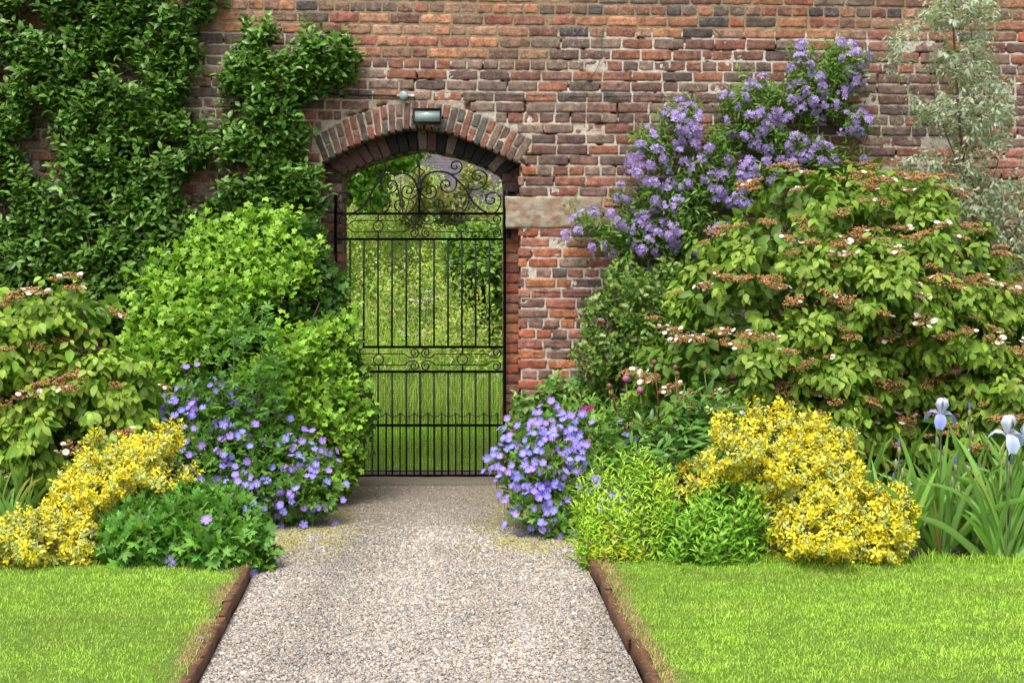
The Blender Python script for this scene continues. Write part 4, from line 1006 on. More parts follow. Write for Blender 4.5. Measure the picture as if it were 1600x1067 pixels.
# purple flowering climber (chilean potato bush)
t = None; SOL = [[(1228, 98), (1250, 76), (1305, 70), (1345, 90), (1338, 125), (1318, 150), (1322, 178), (1356, 190), (1352, 218), (1300, 215), (1285, 190), (1245, 172), (1240, 140)],
       [(1125, 150), (1175, 130), (1225, 140), (1262, 180), (1262, 215), (1290, 232), (1366, 238), (1352, 270), (1280, 285), (1200, 278), (1190, 300), (1150, 305), (1140, 260), (1165, 235), (1130, 205)],
       [(1035, 180), (1060, 165), (1095, 180), (1135, 190), (1145, 240), (1185, 262), (1175, 330), (1150, 410), (1105, 405), (1040, 385), (1000, 345), (965, 318), (950, 290), (982, 262), (990, 215), (1020, 205)],
       [(878, 372), (905, 332), (945, 328), (985, 340), (1045, 352), (1075, 380), (1060, 408), (990, 405), (945, 392), (900, 398)]]
vs = [Vol(q, 9.9, 0, .17, wall=True, dm=.12, clump=.4, cs=5) for q in SOL]
t = thing('flowering_climber', 'climber with many round lilac flower clusters trained diagonally over the bricks', 'climbing plant', vs[2].base)
mb = MB(); FP, FN = [], []
for v in vs:
    p, nr = v.sample(int(v.area * 2000), 'any', gapf(7, .46, 1, 4.0)); shoots(mb, T_lance, p, nr, .09, 5, .055, (.085, .19, .025), None, up=.5, out=.5, rnd=.6, spread=.9, face=.5, young=(.18, .32, .05), cvar=.35, clip=.1, fray=.05)
    p, nr = v.sample(int(v.area * 900), 'shell', gapf(6, .42, 1, 11.0)); FP.append(p); FN.append(nr)
FP, FN = np.concatenate(FP), np.concatenate(FN); o = rng.permutation(len(FP)); keep = []
for i in o:
    if all(np.linalg.norm(FP[i] - FP[j]) > .058 for j in keep): keep.append(i)
    if len(keep) >= 205: break
p, nr = FP[keep], FN[keep]; d = norm(nr + np.array([0, -.3, .25]) + rng.normal(0, .25, p.shape)); p = p + nr * .02
mb.build('foliage', M_leaf, t); place_parts(t, ME_star, 'flower_cluster', p, d, rng.uniform(.07, .11, len(p)), M_petal)
mb = MB()
for pts, r in (([(1195, 640), (1190, 420), (1188, 300), (1205, 240), (1250, 180), (1290, 110)], .012), ([(1190, 400), (1120, 350), (1050, 280), (1020, 225)], .009), ([(1120, 350), (1040, 320), (975, 300)], .006), ([(1188, 300), (1240, 270), (1330, 255)], .007), ([(1150, 400), (1060, 390), (960, 370), (895, 370)], .007), ([(1188, 300), (1160, 220), (1100, 200)], .006)):
    q = smooth_line([(wx(a), -.05, wz(b)) for a, b in pts], 5); tube(mb, q, np.linspace(r, r * .35, len(q)), 6, (.12, .09, .06))
mb.build('branches', M_bark, t)

# green climber right of gate, pear branch
v = Vol([(905, 500), (915, 470), (935, 440), (960, 405), (1000, 412), (1050, 405), (1100, 430), (1115, 520), (1100, 620), (1060, 680), (980, 680), (935, 610), (905, 590), (895, 555), (912, 525)], 9.65, 0, .28, dm=.25, clump=.45, cs=5)
t = thing('leafy_climber', 'glossy green bush with reddish young tips between lilac climber and viburnum', 'climbing plant', v.base)
mb = MB(); p, nr = v.sample(1500, 'any', gapf(6, .36, 1, 9.0)); shoots(mb, T_oval, p, nr, .10, 6, .046, (.085, .20, .025), None, up=.5, out=.6, rnd=.5, spread=1, young=(.20, .27, .055), cvar=.35, clip=.2)
mb.build('foliage', M_gloss, t); stem_part(t, v, 22, .006, (.14, .08, .05))
v = Vol([(792, 640), (800, 622), (830, 610), (850, 598), (880, 590), (920, 592), (955, 600), (960, 640), (920, 640), (880, 640), (840, 655), (805, 668)], 9.75, 0, .10, wall=True, dm=.08, zmin=-1)
t = thing('pear_branch', 'low horizontal branch with glossy round leaves reaching towards the gate foot', 'branch', v.base)
mb = MB(); p, nr = v.sample(170, 'any'); shoots(mb, T_apple, p, nr, .05, 5, .058, (.12, .26, .035), None, up=.2, out=.6, rnd=.5, spread=1, droop=.2, young=(.16, .28, .06)); mb.build('foliage', M_gloss, t)
mb = MB(); q = smooth_line([P(a, b, -.3) for a, b in ((1010, 700), (985, 640), (950, 612), (900, 606), (850, 618), (805, 640))], 5); tube(mb, q, np.linspace(.014, .004, len(q)), 7, (.13, .09, .07)); mb.build('branch_wood', M_bark, t)

# geraniums
def geranium(label, poly, D0, lean, thick, nleaf, nflow, dens, dm, cA=(.10, .235, .035), name='geranium_clump', fsz=(.042, .058), lsz=.075, grp='cranesbill geranium clumps'):
    v = Vol(poly, D0, lean, thick, dm=dm, clump=.65, cs=5.5)
    t = thing(name, label, 'flowering plant', v.base, grp)
    mb = MB(); p, nr = v.sample(nleaf, 'shell'); a = norm(nr * .6 + rng.normal(0, .5, p.shape) + np.array([0, 0, .25])); nn = norm(nr * .8 + np.array([0, -.1, .7]) + rng.normal(0, .35, p.shape)); nn = nn - (nn * a).sum(-1, keepdims=True) * a
    c = np.array(cA)[None] * rng.uniform(.65, 1.35, (len(p), 1)) * (1 + rng.normal(0, .06, p.shape)); yl = rng.random(len(p)) < .18; c[yl] += np.array([.05, .06, 0])
    inst(mb, T_ger, p, a, nn, rng.uniform(.7, 1.3, len(p)) * lsz, np.clip(c, .01, 1))
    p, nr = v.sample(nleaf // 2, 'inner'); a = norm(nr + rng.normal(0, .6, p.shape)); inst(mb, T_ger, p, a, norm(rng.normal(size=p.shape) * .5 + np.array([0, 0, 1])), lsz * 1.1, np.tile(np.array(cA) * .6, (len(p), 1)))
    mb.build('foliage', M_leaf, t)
    mb = MB(); q, _ = v.sample(60, 'shell'); stems(mb, v.base, q, .003, (.10, .15, .05), 4, .05, 4); 
    if nflow:
        p, nr = v.sample(nflow * 12, 'shell'); k = rng.random(len(p)) < dens(p); p, nr = p[k], nr[k]; keep = []
        for i in range(len(p)):
            if all(np.linalg.norm(p[i] - p[j]) > .028 for j in keep): keep.append(i)
            if len(keep) >= nflow: break
        p, nr = p[keep], nr[keep]; p = p + nr * rng.uniform(.01, .12, (len(p), 1)) + np.array([0, 0, .02])
        for q in p[::2]: tube(mb, [q - np.array([0, -.02, .08]), q], .0016, 4, (.12, .16, .05), cap=False)
        bp_, _n = v.sample(nflow // 2, 'shell')
        for q, n_ in zip(bp_, _n):
            q = q + n_ * rng.uniform(.02, .08) + np.array([0, 0, .03]); tube(mb, [q - np.array([0, -.03, .07]), q], .0014, 4, (.14, .18, .05), cap=False)
            blob(mb, q, .006, [(.22, .15, .50), (.25, .28, .08), (.35, .22, .16)][int(rng.integers(3))], 5)
        d = norm(nr * .7 + np.array([0, -.5, .5]) + rng.normal(0, .5, p.shape)); place_parts(t, ME_ger, 'flower', p, d, rng.uniform(*fsz, len(p)), M_petal)
    mb.build('stems', M_bark, t)
gd = lambda s, th: (lambda p: np.clip((fbm(p[:, 0] * 5 + s, p[:, 2] * 5 + s, s, 2) - th) * 5, .04, 1))
geranium('wide mound of violet blue geranium flowers spilling left of the path',
         [(212, 672), (225, 652), (262, 640), (290, 605), (330, 592), (352, 600), (375, 640), (420, 642), (445, 655), (475, 690), (500, 705), (520, 745), (526, 778), (500, 808), (450, 818), (405, 812), (330, 790), (270, 745), (235, 700)], 8.25, .55, .34, 1500, 270, gd(2, .22), .3)
geranium('mound of violet blue geranium flowers beside the gate foot right of path',
         [(768, 716), (790, 690), (802, 664), (835, 668), (850, 648), (888, 660), (905, 652), (948, 668), (990, 700), (985, 765), (940, 850), (890, 858), (862, 850), (845, 822), (805, 812), (800, 780), (776, 752)], 7.85, .85, .24, 1300, 270, lambda p: np.clip((fbm(p[:, 0] * 5, p[:, 2] * 5, 4, 2) - .33) * 4, .05, 1) * np.clip(1.5 - (p[:, 0] - .35) * 1.6, .15, 1), .28, (.13, .27, .04))
geranium('low leafy green geranium with only a few blue flowers by lawn edge',
         [(150, 868), (165, 825), (200, 790), (240, 772), (300, 762), (345, 766), (385, 785), (410, 820), (425, 860), (420, 893), (380, 893), (300, 885), (180, 880)], 7.05, .45, .30, 1300, 9, lambda p: 1 + 0 * p[:, 0], .28, (.12, .29, .045), fsz=(.055, .066), lsz=.09)

# monkshood
v = Vol([(345, 650), (325, 600), (330, 540), (345, 490), (362, 455), (378, 490), (395, 520), (408, 478), (425, 520), (440, 570), (445, 630), (430, 665), (380, 670)], 8.42, 0, .16, dm=.2)
t = thing('monkshood_plant', 'dark ferny leaved upright perennial in front of the bright bush', 'plant', (v.base[0], v.base[1], 0))
mb = MB(); p, nr = v.sample(360, 'any'); a = norm(nr + rng.normal(0, .5, p.shape) + np.array([0, 0, .1])); nn = norm(np.array([0, -.3, 1]) + rng.normal(0, .4, p.shape)); inst(mb, T_aco, p, a, nn, rng.uniform(.06, .12, len(p)), np.array([.13, .29, .05]) * rng.uniform(.6, 1.4, (len(p), 1)))
mb.build('foliage', M_leaf, t); mb = MB()
for a, b in (((365, 462), (362, 790)), ((410, 482), (395, 790)), ((345, 560), (350, 790)), ((435, 590), (415, 790))): tube(mb, [P(*a, -1.58), P((a[0] + b[0]) / 2 + 2, (a[1] + b[1]) / 2, -1.58), P(*b, -1.58)], [.003, .005, .007], 6, (.09, .14, .04))
mb.build('stems', M_bark, t)

# golden variegated euonymus
def euonymus(label, poly, D0, lean, thick, dens, dm, clump=.95, green=.33):
    v = Vol(poly, D0, lean, thick, dm=dm, clump=clump, cs=6.5)
    t = thing('euonymus_bush', label, 'bush', v.base, 'golden variegated euonymus bushes')
    mb = MB(); p, nr = v.sample(int(v.area * dens), 'shell'); n = len(p); gsel = rng.random(n) < green
    for sel, cA, cB in ((~gsel, (.66, .58, .025), (.90, .74, .045)), (gsel, (.15, .27, .03), (.80, .78, .26))):
        shoots(mb, T_oval, p[sel], nr[sel], .035, 7, .0245, cA, cB, up=.5, out=.7, rnd=.4, spread=1.05, face=.6, cvar=.22, svar=.3, fray=.018)
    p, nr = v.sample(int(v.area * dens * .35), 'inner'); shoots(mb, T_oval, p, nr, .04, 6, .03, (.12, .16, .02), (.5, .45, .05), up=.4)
    mb.build('foliage', M_gloss, t); stem_part(t, v, 20, .005, (.13, .11, .06)); return t
euonymus('big golden yellow variegated euonymus mound between willowy perennials and the irises',
         [(1080, 735), (1090, 712), (1112, 700), (1106, 655), (1125, 642), (1145, 665), (1170, 636), (1190, 652), (1215, 626), (1232, 650), (1262, 648), (1300, 668), (1330, 680), (1328, 710), (1342, 745), (1350, 800), (1345, 885), (1250, 888), (1195, 885), (1180, 820), (1165, 770), (1120, 745)], 7.08, .42, .34, 2900, .3)
euonymus('low golden euonymus lobe tucked against the iris leaves on the right',
         [(1325, 800), (1338, 770), (1360, 752), (1378, 765), (1400, 762), (1425, 790), (1420, 840), (1400, 884), (1330, 886), (1318, 850)], 7.02, .30, .2, 2900, .16)
euonymus('golden yellow euonymus mound above the lawn, between left viburnum and blue geranium',
         [(72, 800), (85, 755), (105, 735), (128, 724), (140, 675), (158, 668), (166, 705), (200, 686), (235, 668), (285, 670), (297, 690), (270, 712), (278, 735), (305, 736), (310, 762), (260, 772), (200, 800), (165, 840), (90, 850)], 7.15, .45, .28, 2900, .22)
euonymus('low speckled golden euonymus sprawling along the far left lawn edge',
         [(-100, 815), (-20, 818), (20, 808), (60, 790), (100, 806), (145, 812), (165, 845), (150, 882), (-100, 882)], 6.98, .35, .24, 2900, .16, green=.5)
euonymus('tiny golden euonymus sprig at the corner of the right lawn',
         [(915, 870), (925, 850), (950, 828), (965, 825), (985, 845), (1000, 862), (995, 884), (930, 884)], 7.02, .2, .10, 2600, .1)
euonymus('small golden euonymus shoots poking between the willowy perennials',
         [(1020, 760), (1040, 735), (1065, 722), (1100, 728), (1125, 745), (1110, 775), (1060, 790), (1025, 790)], 7.75, 0, .12, 1900, .1)

# upright leafy perennials
def perennial(label, poly, D0, lean, thick, dens, size, cA, young, tpl, dm=.2, L=.22, nl=13, name='leafy_perennial', mat=M_leaf, grp=None, up=1.3, spread=.9, droop=0.0):
    v = Vol(poly, D0, lean, thick, dm=dm, clump=.3, cs=5); t = thing(name, label, 'plant', v.base, grp)
    mb = MB(); p, nr = v.sample(int(v.area * dens), 'shell')
    d = shoots(mb, tpl, p, nr, L, nl, size, cA, None, up=up, out=.25, rnd=.14, spread=spread, face=.7, young=young, cvar=.25, tip_small=.45, droop=droop)
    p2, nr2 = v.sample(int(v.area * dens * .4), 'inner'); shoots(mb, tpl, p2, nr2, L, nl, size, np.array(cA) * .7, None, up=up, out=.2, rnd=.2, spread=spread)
    mb.build('foliage', mat, t); mb = MB(); twigs(mb, p, d, L * 1.2, .0022, (.13, .19, .05)); mb.build('stems', M_bark, t); return t, v
perennial('bright lime green willowy perennial at the right edge of path', [(885, 800), (890, 760), (905, 735), (935, 715), (960, 712), (985, 700), (1010, 688), (1030, 715), (1052, 730), (1055, 790), (1035, 860), (1010, 886), (905, 884), (895, 850)], 7.1, .40, .28, 620, .060, (.32, .56, .03), (.48, .68, .05), T_will, grp='willowy leaved perennials')
perennial('mid green willowy perennial between the golden mound and the lime green one', [(1005, 840), (1030, 790), (1060, 770), (1095, 745), (1130, 738), (1165, 742), (1195, 765), (1200, 820), (1195, 884), (1010, 884)], 7.05, .35, .25, 480, .070, (.15, .38, .028), (.30, .54, .045), T_lance, grp='willowy leaved perennials')
perennial('light green broad leaved perennial with one magenta flower beside the pear branch', [(865, 650), (875, 620), (905, 612), (940, 618), (985, 625), (1000, 660), (970, 700), (900, 690), (870, 670)], 9.0, 0, .2, 300, .085, (.13, .30, .035), (.24, .42, .06), T_lance, name='leafy_perennial')
t, v = perennial('dark green peony foliage with tall red stems and round buds', [(955, 690), (980, 660), (1020, 640), (1060, 610), (1100, 600), (1150, 610), (1180, 650), (1150, 700), (1100, 735), (1040, 760), (980, 740)], 7.9, .25, .35, 230, .13, (.075, .20, .032), (.12, .27, .04), T_lance, .3, .2, 7, 'peony_plant', M_gloss, None, .6, 1.0, .2)
for i, (bx, by, ex, ey) in enumerate(((952, 606, 962, 640), (955, 618, 984, 690), (1022, 569, 1030, 660), (1055, 577, 1058, 660), (1058, 587, 1062, 690), (1100, 577, 1108, 660), (1136, 613, 1140, 690), (1082, 637, 1090, 720), (1056, 658, 1070, 740), (921, 693, 940, 730), (978, 596, 982, 670), (1000, 614, 1005, 680))):
    yy = -1.75 if i != 9 else -2.0
    a = np.array(P(bx, by, yy)); b = np.array(P(ex, ey, yy)); mb = MB(); mid = (a + b) / 2 + np.array([.006, 0, 0])
    tube(mb, [b, mid, a], [.0055, .0045, .0035], 6, (.16, .06, .035) if i in (0, 1, 2, 4) else (.12, .16, .05)); o = mb.build('bud_stem', M_bark, t)
    mb = MB(); s = np.linspace(-1, 1, 7); r = .0165 if i not in (10, 11) else .022
    colb = (.30, .13, .09) if i < 10 else (.55, .16, .35); tube(mb, [a + np.array([0, 0, r * (q + .8)]) for q in s], r * np.sqrt(np.clip(1 - s ** 2, .02, 1)), 10, colb); mb.build('bud', M_petal, o)
mb = MB(); f = petal_flower(.5, (.30, .02, .12), (.45, .03, .22), 5, .8, .95, .3, (.3, .1, .05))
for k in range(4): merge(mb, f, np.array(P(909 + 5 * k, 640 - (k % 2) * 3, -1.25)), (rng.normal(0, .4), -1, .4), .035)
mb2 = mb; o = mb2.build('magenta_flower', M_petal, [q for q in bpy.data.objects if q.name.startswith('leafy_perennial.002')][0] if 'leafy_perennial.002' in bpy.data.objects else t)

# irises
def ribbon(mb, pts, wd, nrm, cA, cB):
    pts = np.asarray(pts); n = len(pts); tn = norm(np.gradient(pts, axis=0)); s = norm(np.cross(tn, nrm)); wv = np.asarray(wd)[:, None]
    fold = norm(np.cross(s, tn)) * wv * .18
    V = np.concatenate([pts - s * wv, pts + fold, pts + s * wv]); i = np.arange(n - 1)
    Q = np.concatenate([np.stack([i, i + n, i + n + 1, i + 1], -1), np.stack([i + n, i + 2 * n, i + 2 * n + 1, i + n + 1], -1)])
    f = np.linspace(0, 1, n)[:, None]; c = np.asarray(cA) * (1 - f ** 3) + np.asarray(cB) * f ** 3
    mb.add(V, [Q], np.concatenate([c, c * 1.12, c]))
def iris_leaves(mb, bx, by, n, h, fan=.6):
    for k in range(n):
        a = rng.normal(0, fan * .7); hh = h * rng.uniform(.65, 1.22); dx, dy = math.sin(a), rng.normal(0, .22)
        s = np.linspace(0, 1, 9); bend = rng.uniform(.05, .5) * (1 if rng.random() < .75 else 2.0)
        base = np.array([bx + rng.normal(0, .035), by + rng.normal(0, .035), 0])
        X = base[0] + dx * hh * s * .9 + np.sign(dx) * bend * .30 * hh * s ** 3; Y = base[1] + dy * hh * s; Z = hh * math.cos(a) * s - bend * .35 * hh * s ** 3
        w_ = .016 * rng.uniform(.7, 1.2) * np.clip(np.sin(np.pi * np.clip(s * .86 + .14, 0, 1)) ** .45, .02, 1); w_[-1] = .001
        g_ = np.array([.17, .33, .06]) * rng.uniform(.7, 1.35); tip = g_ * 1.1 if rng.random() < .95 else np.array([.35, .25, .05])
        if rng.random() < .012: g_ = np.array([.40, .22, .05])
        az_ = rng.uniform(-1.0, 1.0); ribbon(mb, np.stack([X, Y, Z], -1), w_, np.array([math.sin(az_), -math.cos(az_), .15]), g_, tip)
def iris_flower_mesh(pale):
    mb = MB(); o = np.array([.30, .36, .78]) if not pale else np.array([.50, .56, .82]); i_ = np.array([.70, .74, .88])
    for k in range(3):
        a = 2 * np.pi * k / 3
        for (pr, hw, co) in (([(0, 0), (.18, .16), (.40, .16), (.58, -.05), (.64, -.32)], [.05, .12, .2, .24, .12], o), ([(0, 0), (.10, .22), (.20, .45), (.12, .68), (.0, .74)], [.04, .14, .20, .17, .06], i_ * .6 + o * .4)):
            aa = a if co is o else a + np.pi / 3; n = len(pr); V = []; Cc = []
            for side in (-1, -.5, 0, .5, 1):
                for (r, z), h in zip(pr, hw):
                    q = side * h; zz = z - .10 * side * side * (r if co is o else -.4) + .02 * math.sin(9 * side + 8 * r); V.append((r * math.cos(aa) - q * math.sin(aa), r * math.sin(aa) + q * math.cos(aa), zz)); Cc.append(co * (.85 + .3 * abs(side)) if r > .15 else i_)
            Q = [(s_ * n + j, s_ * n + j + 1, (s_ + 1) * n + j + 1, (s_ + 1) * n + j) for s_ in range(4) for j in range(n - 1)]; mb.add(V, [Q], np.clip(Cc, 0, .9))
        tube(mb, [(.05 * math.cos(a), .05 * math.sin(a), .1), (.3 * math.cos(a), .3 * math.sin(a), .2)], [.03, .015], 6, (.75, .5, .1))
    return mb
def iris_bud(mb, top, ln, r, c0, c1):
    s = np.linspace(0, 1, 8); prof = np.sin(np.pi * np.clip(s * .9 + .08, 0, 1)) ** .8; c = np.array(c0)[None] * (1 - s[:, None] ** 2) + np.array(c1)[None] * s[:, None] ** 2
    pts = np.array(top) + np.array([0, 0, 1.]) * ((s - 1) * ln)[:, None]; tube(mb, pts, r * prof + .0005, 8, np.repeat(c, 8, 0))
IR = [  # base px, D of base, leaf count, height, label, stems: (px, py, kind)
    (1348, 7.75, 16, .74, 'back iris clump with the tall dark blade behind the golden mound', []),
    (1395, 7.15, 26, .50, 'iris clump with two blue buds nearest the golden mound', [(1405, 685, 'bud'), (1396, 738, 'bud')]),
    (1468, 7.20, 48, .64, 'iris clump bearing one open pale blue flower', [(1470, 640, 'open'), (1493, 712, 'husk')]),
    (1520, 7.45, 42, .68, 'iris clump with one tall closed blue bud', [(1515, 628, 'bud'), (1510, 762, 'bud')]),
    (1568, 7.10, 46, .66, 'iris clump with the largest open pale flower at right', [(1574, 672, 'openp'), (1580, 712, 'droop')]),
    (1625, 7.25, 44, .70, 'iris clump with a flower half cut by the right picture edge', [(1604, 682, 'openp')])]
for (bpx, D, nl, h, lab, fs) in IR:
    y = D + CAMY; bx = (bpx - CX) * D / FPX; t = thing('iris_clump', lab, 'iris', (bx, y, 0), 'irises in the borders'); mb = MB(); iris_leaves(mb, bx, y, nl, h, .55 if nl > 15 else .35); mb.build('leaves', M_leaf, t)
    for (fx, fy, kd) in fs:
        yy = y + rng.uniform(-.06, .1); top = np.array(P(fx, fy, yy)); b = np.array([bx + rng.normal(0, .02), yy, 0])
        if kd.startswith('open'): top[2] -= .035
        mid = (b + top) / 2 + np.array([(top[0] - b[0]) * .25, 0, 0]); pts = smooth_line([b, mid, top - np.array([0, 0, .05]), top - np.array([0, 0, .02])], 4); mb = MB(); tube(mb, pts, .0045, 7, (.15, .24, .10)); st_ = mb.build('flower_stem', M_leaf, t)
        if kd.startswith('open'):
            me = iris_flower_mesh(kd == 'openp'); mb = MB(); merge(mb, me, top, (.05, -.25, 1), .135 if kd == 'open' else .16); mb.build('flower', M_petal, t); mb = MB(); iris_bud(mb, top + np.array([0, 0, .01]), .07, .009, (.20, .28, .08), (.40, .38, .22)); mb.build('bud', M_leaf, st_)
        else:
            mb = MB(); iris_bud(mb, top, .05, .0075, (.22, .22, .55), (.10, .11, .50)); mb.build('bud', M_petal, st_)
            mb = MB(); iris_bud(mb, top - np.array([0, 0, .038]), .06, .010, (.20, .28, .08), (.50, .40, .30)); mb.build('bud_sheath', M_leaf, st_)
        for q in range(2 if kd != 'droop' else 1):
            sgn = 1 if q else -1; pos = top - np.array([sgn * -.018, 0, .11 + .05 * q]); mb = MB(); iris_bud(mb, pos, .065, .009, (.22, .27, .10), (.52, .42, .28)); mb.build('bud_sheath', M_leaf, st_)
t = thing('iris_clump', 'iris leaf clump without flowers at the far left edge', 'iris', P(28, 800, -2.65), 'irises in the borders'); bx, by_, _ = P(28, 800, -2.65); mb = MB(); iris_leaves(mb, bx, by_, 22, .52, .22); iris_leaves(mb, bx - .12, by_, 14, .5, .2); mb.build('leaves', M_leaf, t)

# fallen petals on the path
mb = MB(); n = 420; x = np.concatenate([rng.normal(.17, .10, n // 2), rng.normal(-1.30, .14, n - n // 2)]); y = np.concatenate([rng.normal(-2.15, .22, n // 2), rng.normal(-1.75, .14, n - n // 2)]); n = len(x)
inst(mb, leaf_t(.8, .1, .1, 3), np.stack([x, y, np.full(n, .014)], -1), np.stack([rng.normal(size=n), rng.normal(size=n), rng.normal(0, .2, n)], -1), np.tile([0, 0, 1.], (n, 1)) + rng.normal(0, .2, (n, 3)), rng.uniform(.008, .014, n), np.tile(np.array([.24, .20, .58]), (n, 1)) * rng.uniform(.7, 1.3, (n, 1)))
kind(mb.build('fallen_petals', M_petal), 'stuff', 'fallen blue petals scattered at the path edges', 'petals')

# small litter on the gravel
mb = MB(); n = 150; y = rng.uniform(-5.4, -.2, n); u = rng.random(n) ** .5; u = np.where(rng.random(n) < .5, u, 1 - u); x = edgeL(y) + (edgeR(y) - edgeL(y)) * u
inst(mb, leaf_t(.45, .1, .2, 3), np.stack([x, y, np.full(n, .015)], -1), np.stack([rng.normal(size=n), rng.normal(size=n), rng.normal(0, .25, n)], -1), np.tile([0, 0, 1.], (n, 1)) + rng.normal(0, .3, (n, 3)), rng.uniform(.010, .026, n), np.array([(.30, .19, .08), (.14, .22, .04), (.40, .30, .10)])[rng.integers(0, 3, n)] * rng.uniform(.6, 1.2, (n, 1)))
kind(mb.build('leaf_litter', M_leaf), 'stuff', 'small dry leaves scattered over the gravel', 'leaves')
# straw tufts along the edging boards
mb = MB(); n = 5200; sg = np.where(rng.random(n) < .5, -1, 1); y = rng.uniform(-5.9, -2.95, n); k = fbm(y * 3.2, sg * 5.0 + y * 0, 2.0) > .43; sg, y = sg[k], y[k]; n = len(y)
x = np.where(sg < 0, edgeL(y), edgeR(y)) + sg * rng.uniform(.018, .10, n); blades(mb, x, y, np.full(n, LZ + .002), rng.uniform(.01, .035, n), rng.uniform(.0015, .003, n), np.array([.50, .37, .19]) * rng.uniform(.6, 1.2, (n, 1)), 2.2)
kind(mb.build('dry_grass', M_grass), 'stuff', 'dry straw tufts along the timber edging', 'grass')

# low ground cover so that no bare soil reads between plants
mb = MB(); n = 2600; x = rng.uniform(-4.4, 4.4, n); y = rng.uniform(-2.85, -.25, n); k = (x < edgeL(y) - .12) | (x > edgeR(y) + .18); x, y = x[k], y[k]; n = len(x)
p = np.stack([x, y, rng.uniform(.02, .12, n)], -1); inst(mb, T_ger, p, norm(rng.normal(size=(n, 3)) * [1, 1, .3]), np.tile([0, -.3, 1.], (n, 1)) + rng.normal(0, .3, (n, 3)), rng.uniform(.05, .09, n), np.array([.05, .12, .025]) * rng.uniform(.6, 1.3, (n, 1)))
kind(mb.build('ground_cover', M_leaf), 'stuff', 'low green leaves covering the soil under the shrubs', 'ground cover')

# ------------------------------------------------------------------ beyond the gate
def bank_z(x, y):
    s = np.clip((y - 5.0) / 8.5, 0, 1); return .02 + 2.25 * s ** 1.15 + .12 * (fbm(x * .8, y * .8, 3) - .5) * np.clip(y - 3, 0, 1)
mb = MB(); gx = np.linspace(-12, 9, 60); gy = np.concatenate([np.linspace(.36, 6, 25), np.linspace(6.3, 14, 30), np.linspace(15, 60, 12)])
X, Y = np.meshgrid(gx, gy, indexing='ij'); ii = np.arange(len(gx) - 1)[:, None] * len(gy) + np.arange(len(gy) - 1)[None]
mb.add(np.stack([X, Y, bank_z(X, Y)], -1).reshape(-1, 3), [np.stack([ii, ii + len(gy), ii + len(gy) + 1, ii + 1], -1).reshape(-1, 4)])
kind(mb.build('bank', M_turf), 'structure', 'grassy ground rising beyond the gate', 'ground')
def far_grass(name, lab, n, y0, y1, h0, h1, cA, wd):
    y = rng.uniform(y0, y1, n); x = rng.uniform(-1, 1, n) * (1.2 + .06 * (y + 10)) - .62 * (y + 10) / 10
    c = np.array(cA) * rng.uniform(.6, 1.4, (n, 1)) * (.7 + .6 * fbm(x * 2, y * 2))[:, None]; h = rng.uniform(h0, h1, n)
    mb = MB(); blades(mb, x, y, bank_z(x, y) - .01, h, np.full(n, wd), c, .6); kind(mb.build(name, M_grass), 'stuff', lab, 'grass')
far_grass('short_grass', 'bright mown grass just beyond the gate', 45000, .4, 5.2, .02, .06, (.26, .48, .02), .006)
far_grass('long_grass', 'tall uncut grass at the foot of the wild bank', 16000, 3.6, 8.4, .12, .62, (.30, .46, .07), .007)
# wild bank growth
def wild(n, cA, tpl, size, y0, y1, up, xr=None, mbx=None, flt=None, lift=.5):
    y = rng.uniform(y0, y1, n); x = (rng.uniform(-1, 1, n) * 1.45 - .68) * (y + 10) / 10 if xr is None else rng.uniform(*xr, n) * (y + 10) / 10
    z = bank_z(x, y) + rng.random(n) * lift * np.clip(2.6 * fbm(x * 1.5, y * 1.1, 2.0) - .75, .05, 2); p = np.stack([x, y, z], -1)
    if flt is not None: p = p[flt(p)]
    n = len(p); nr = norm(np.array([0, -.75, .65]) + rng.normal(0, .35, (n, 3))); tone = (.6 + 1.1 * fbm(p[:, 0] * 2.6, p[:, 2] * 3.4, 6))[:, None]
    a = norm(rng.normal(0, .7, (n, 3)) + np.array([0, -.3, up])); nn = nr - (nr * a).sum(-1, keepdims=True) * a
    inst(mbx, tpl, p, a, nn, size * rng.uniform(.6, 1.4, n), np.clip(np.array(cA) * tone * rng.uniform(.65, 1.4, (n, 1)) * (1 + rng.normal(0, .1, (n, 3))), .005, .9))
mb = MB(); wild(110000, (.25, .345, .05), T_wild, .045, 5.6, 14.5, .5, None, mb, None, 1.1); wild(6000, (.42, .38, .05), T_oval, .04, 6.6, 14.5, .5, None, mb, None, .9); wild(14000, (.36, .32, .14), T_will, .06, 5.2, 14.5, 1.5, None, mb, None, 1.0); wild(9000, (.13, .26, .03), T_wild, .08, 6.6, 14.5, .3, None, mb, None, .6)
kind(mb.build('wild_growth', M_leaf), 'stuff', 'tangled yellow green brambles and weeds covering the bank', 'undergrowth')
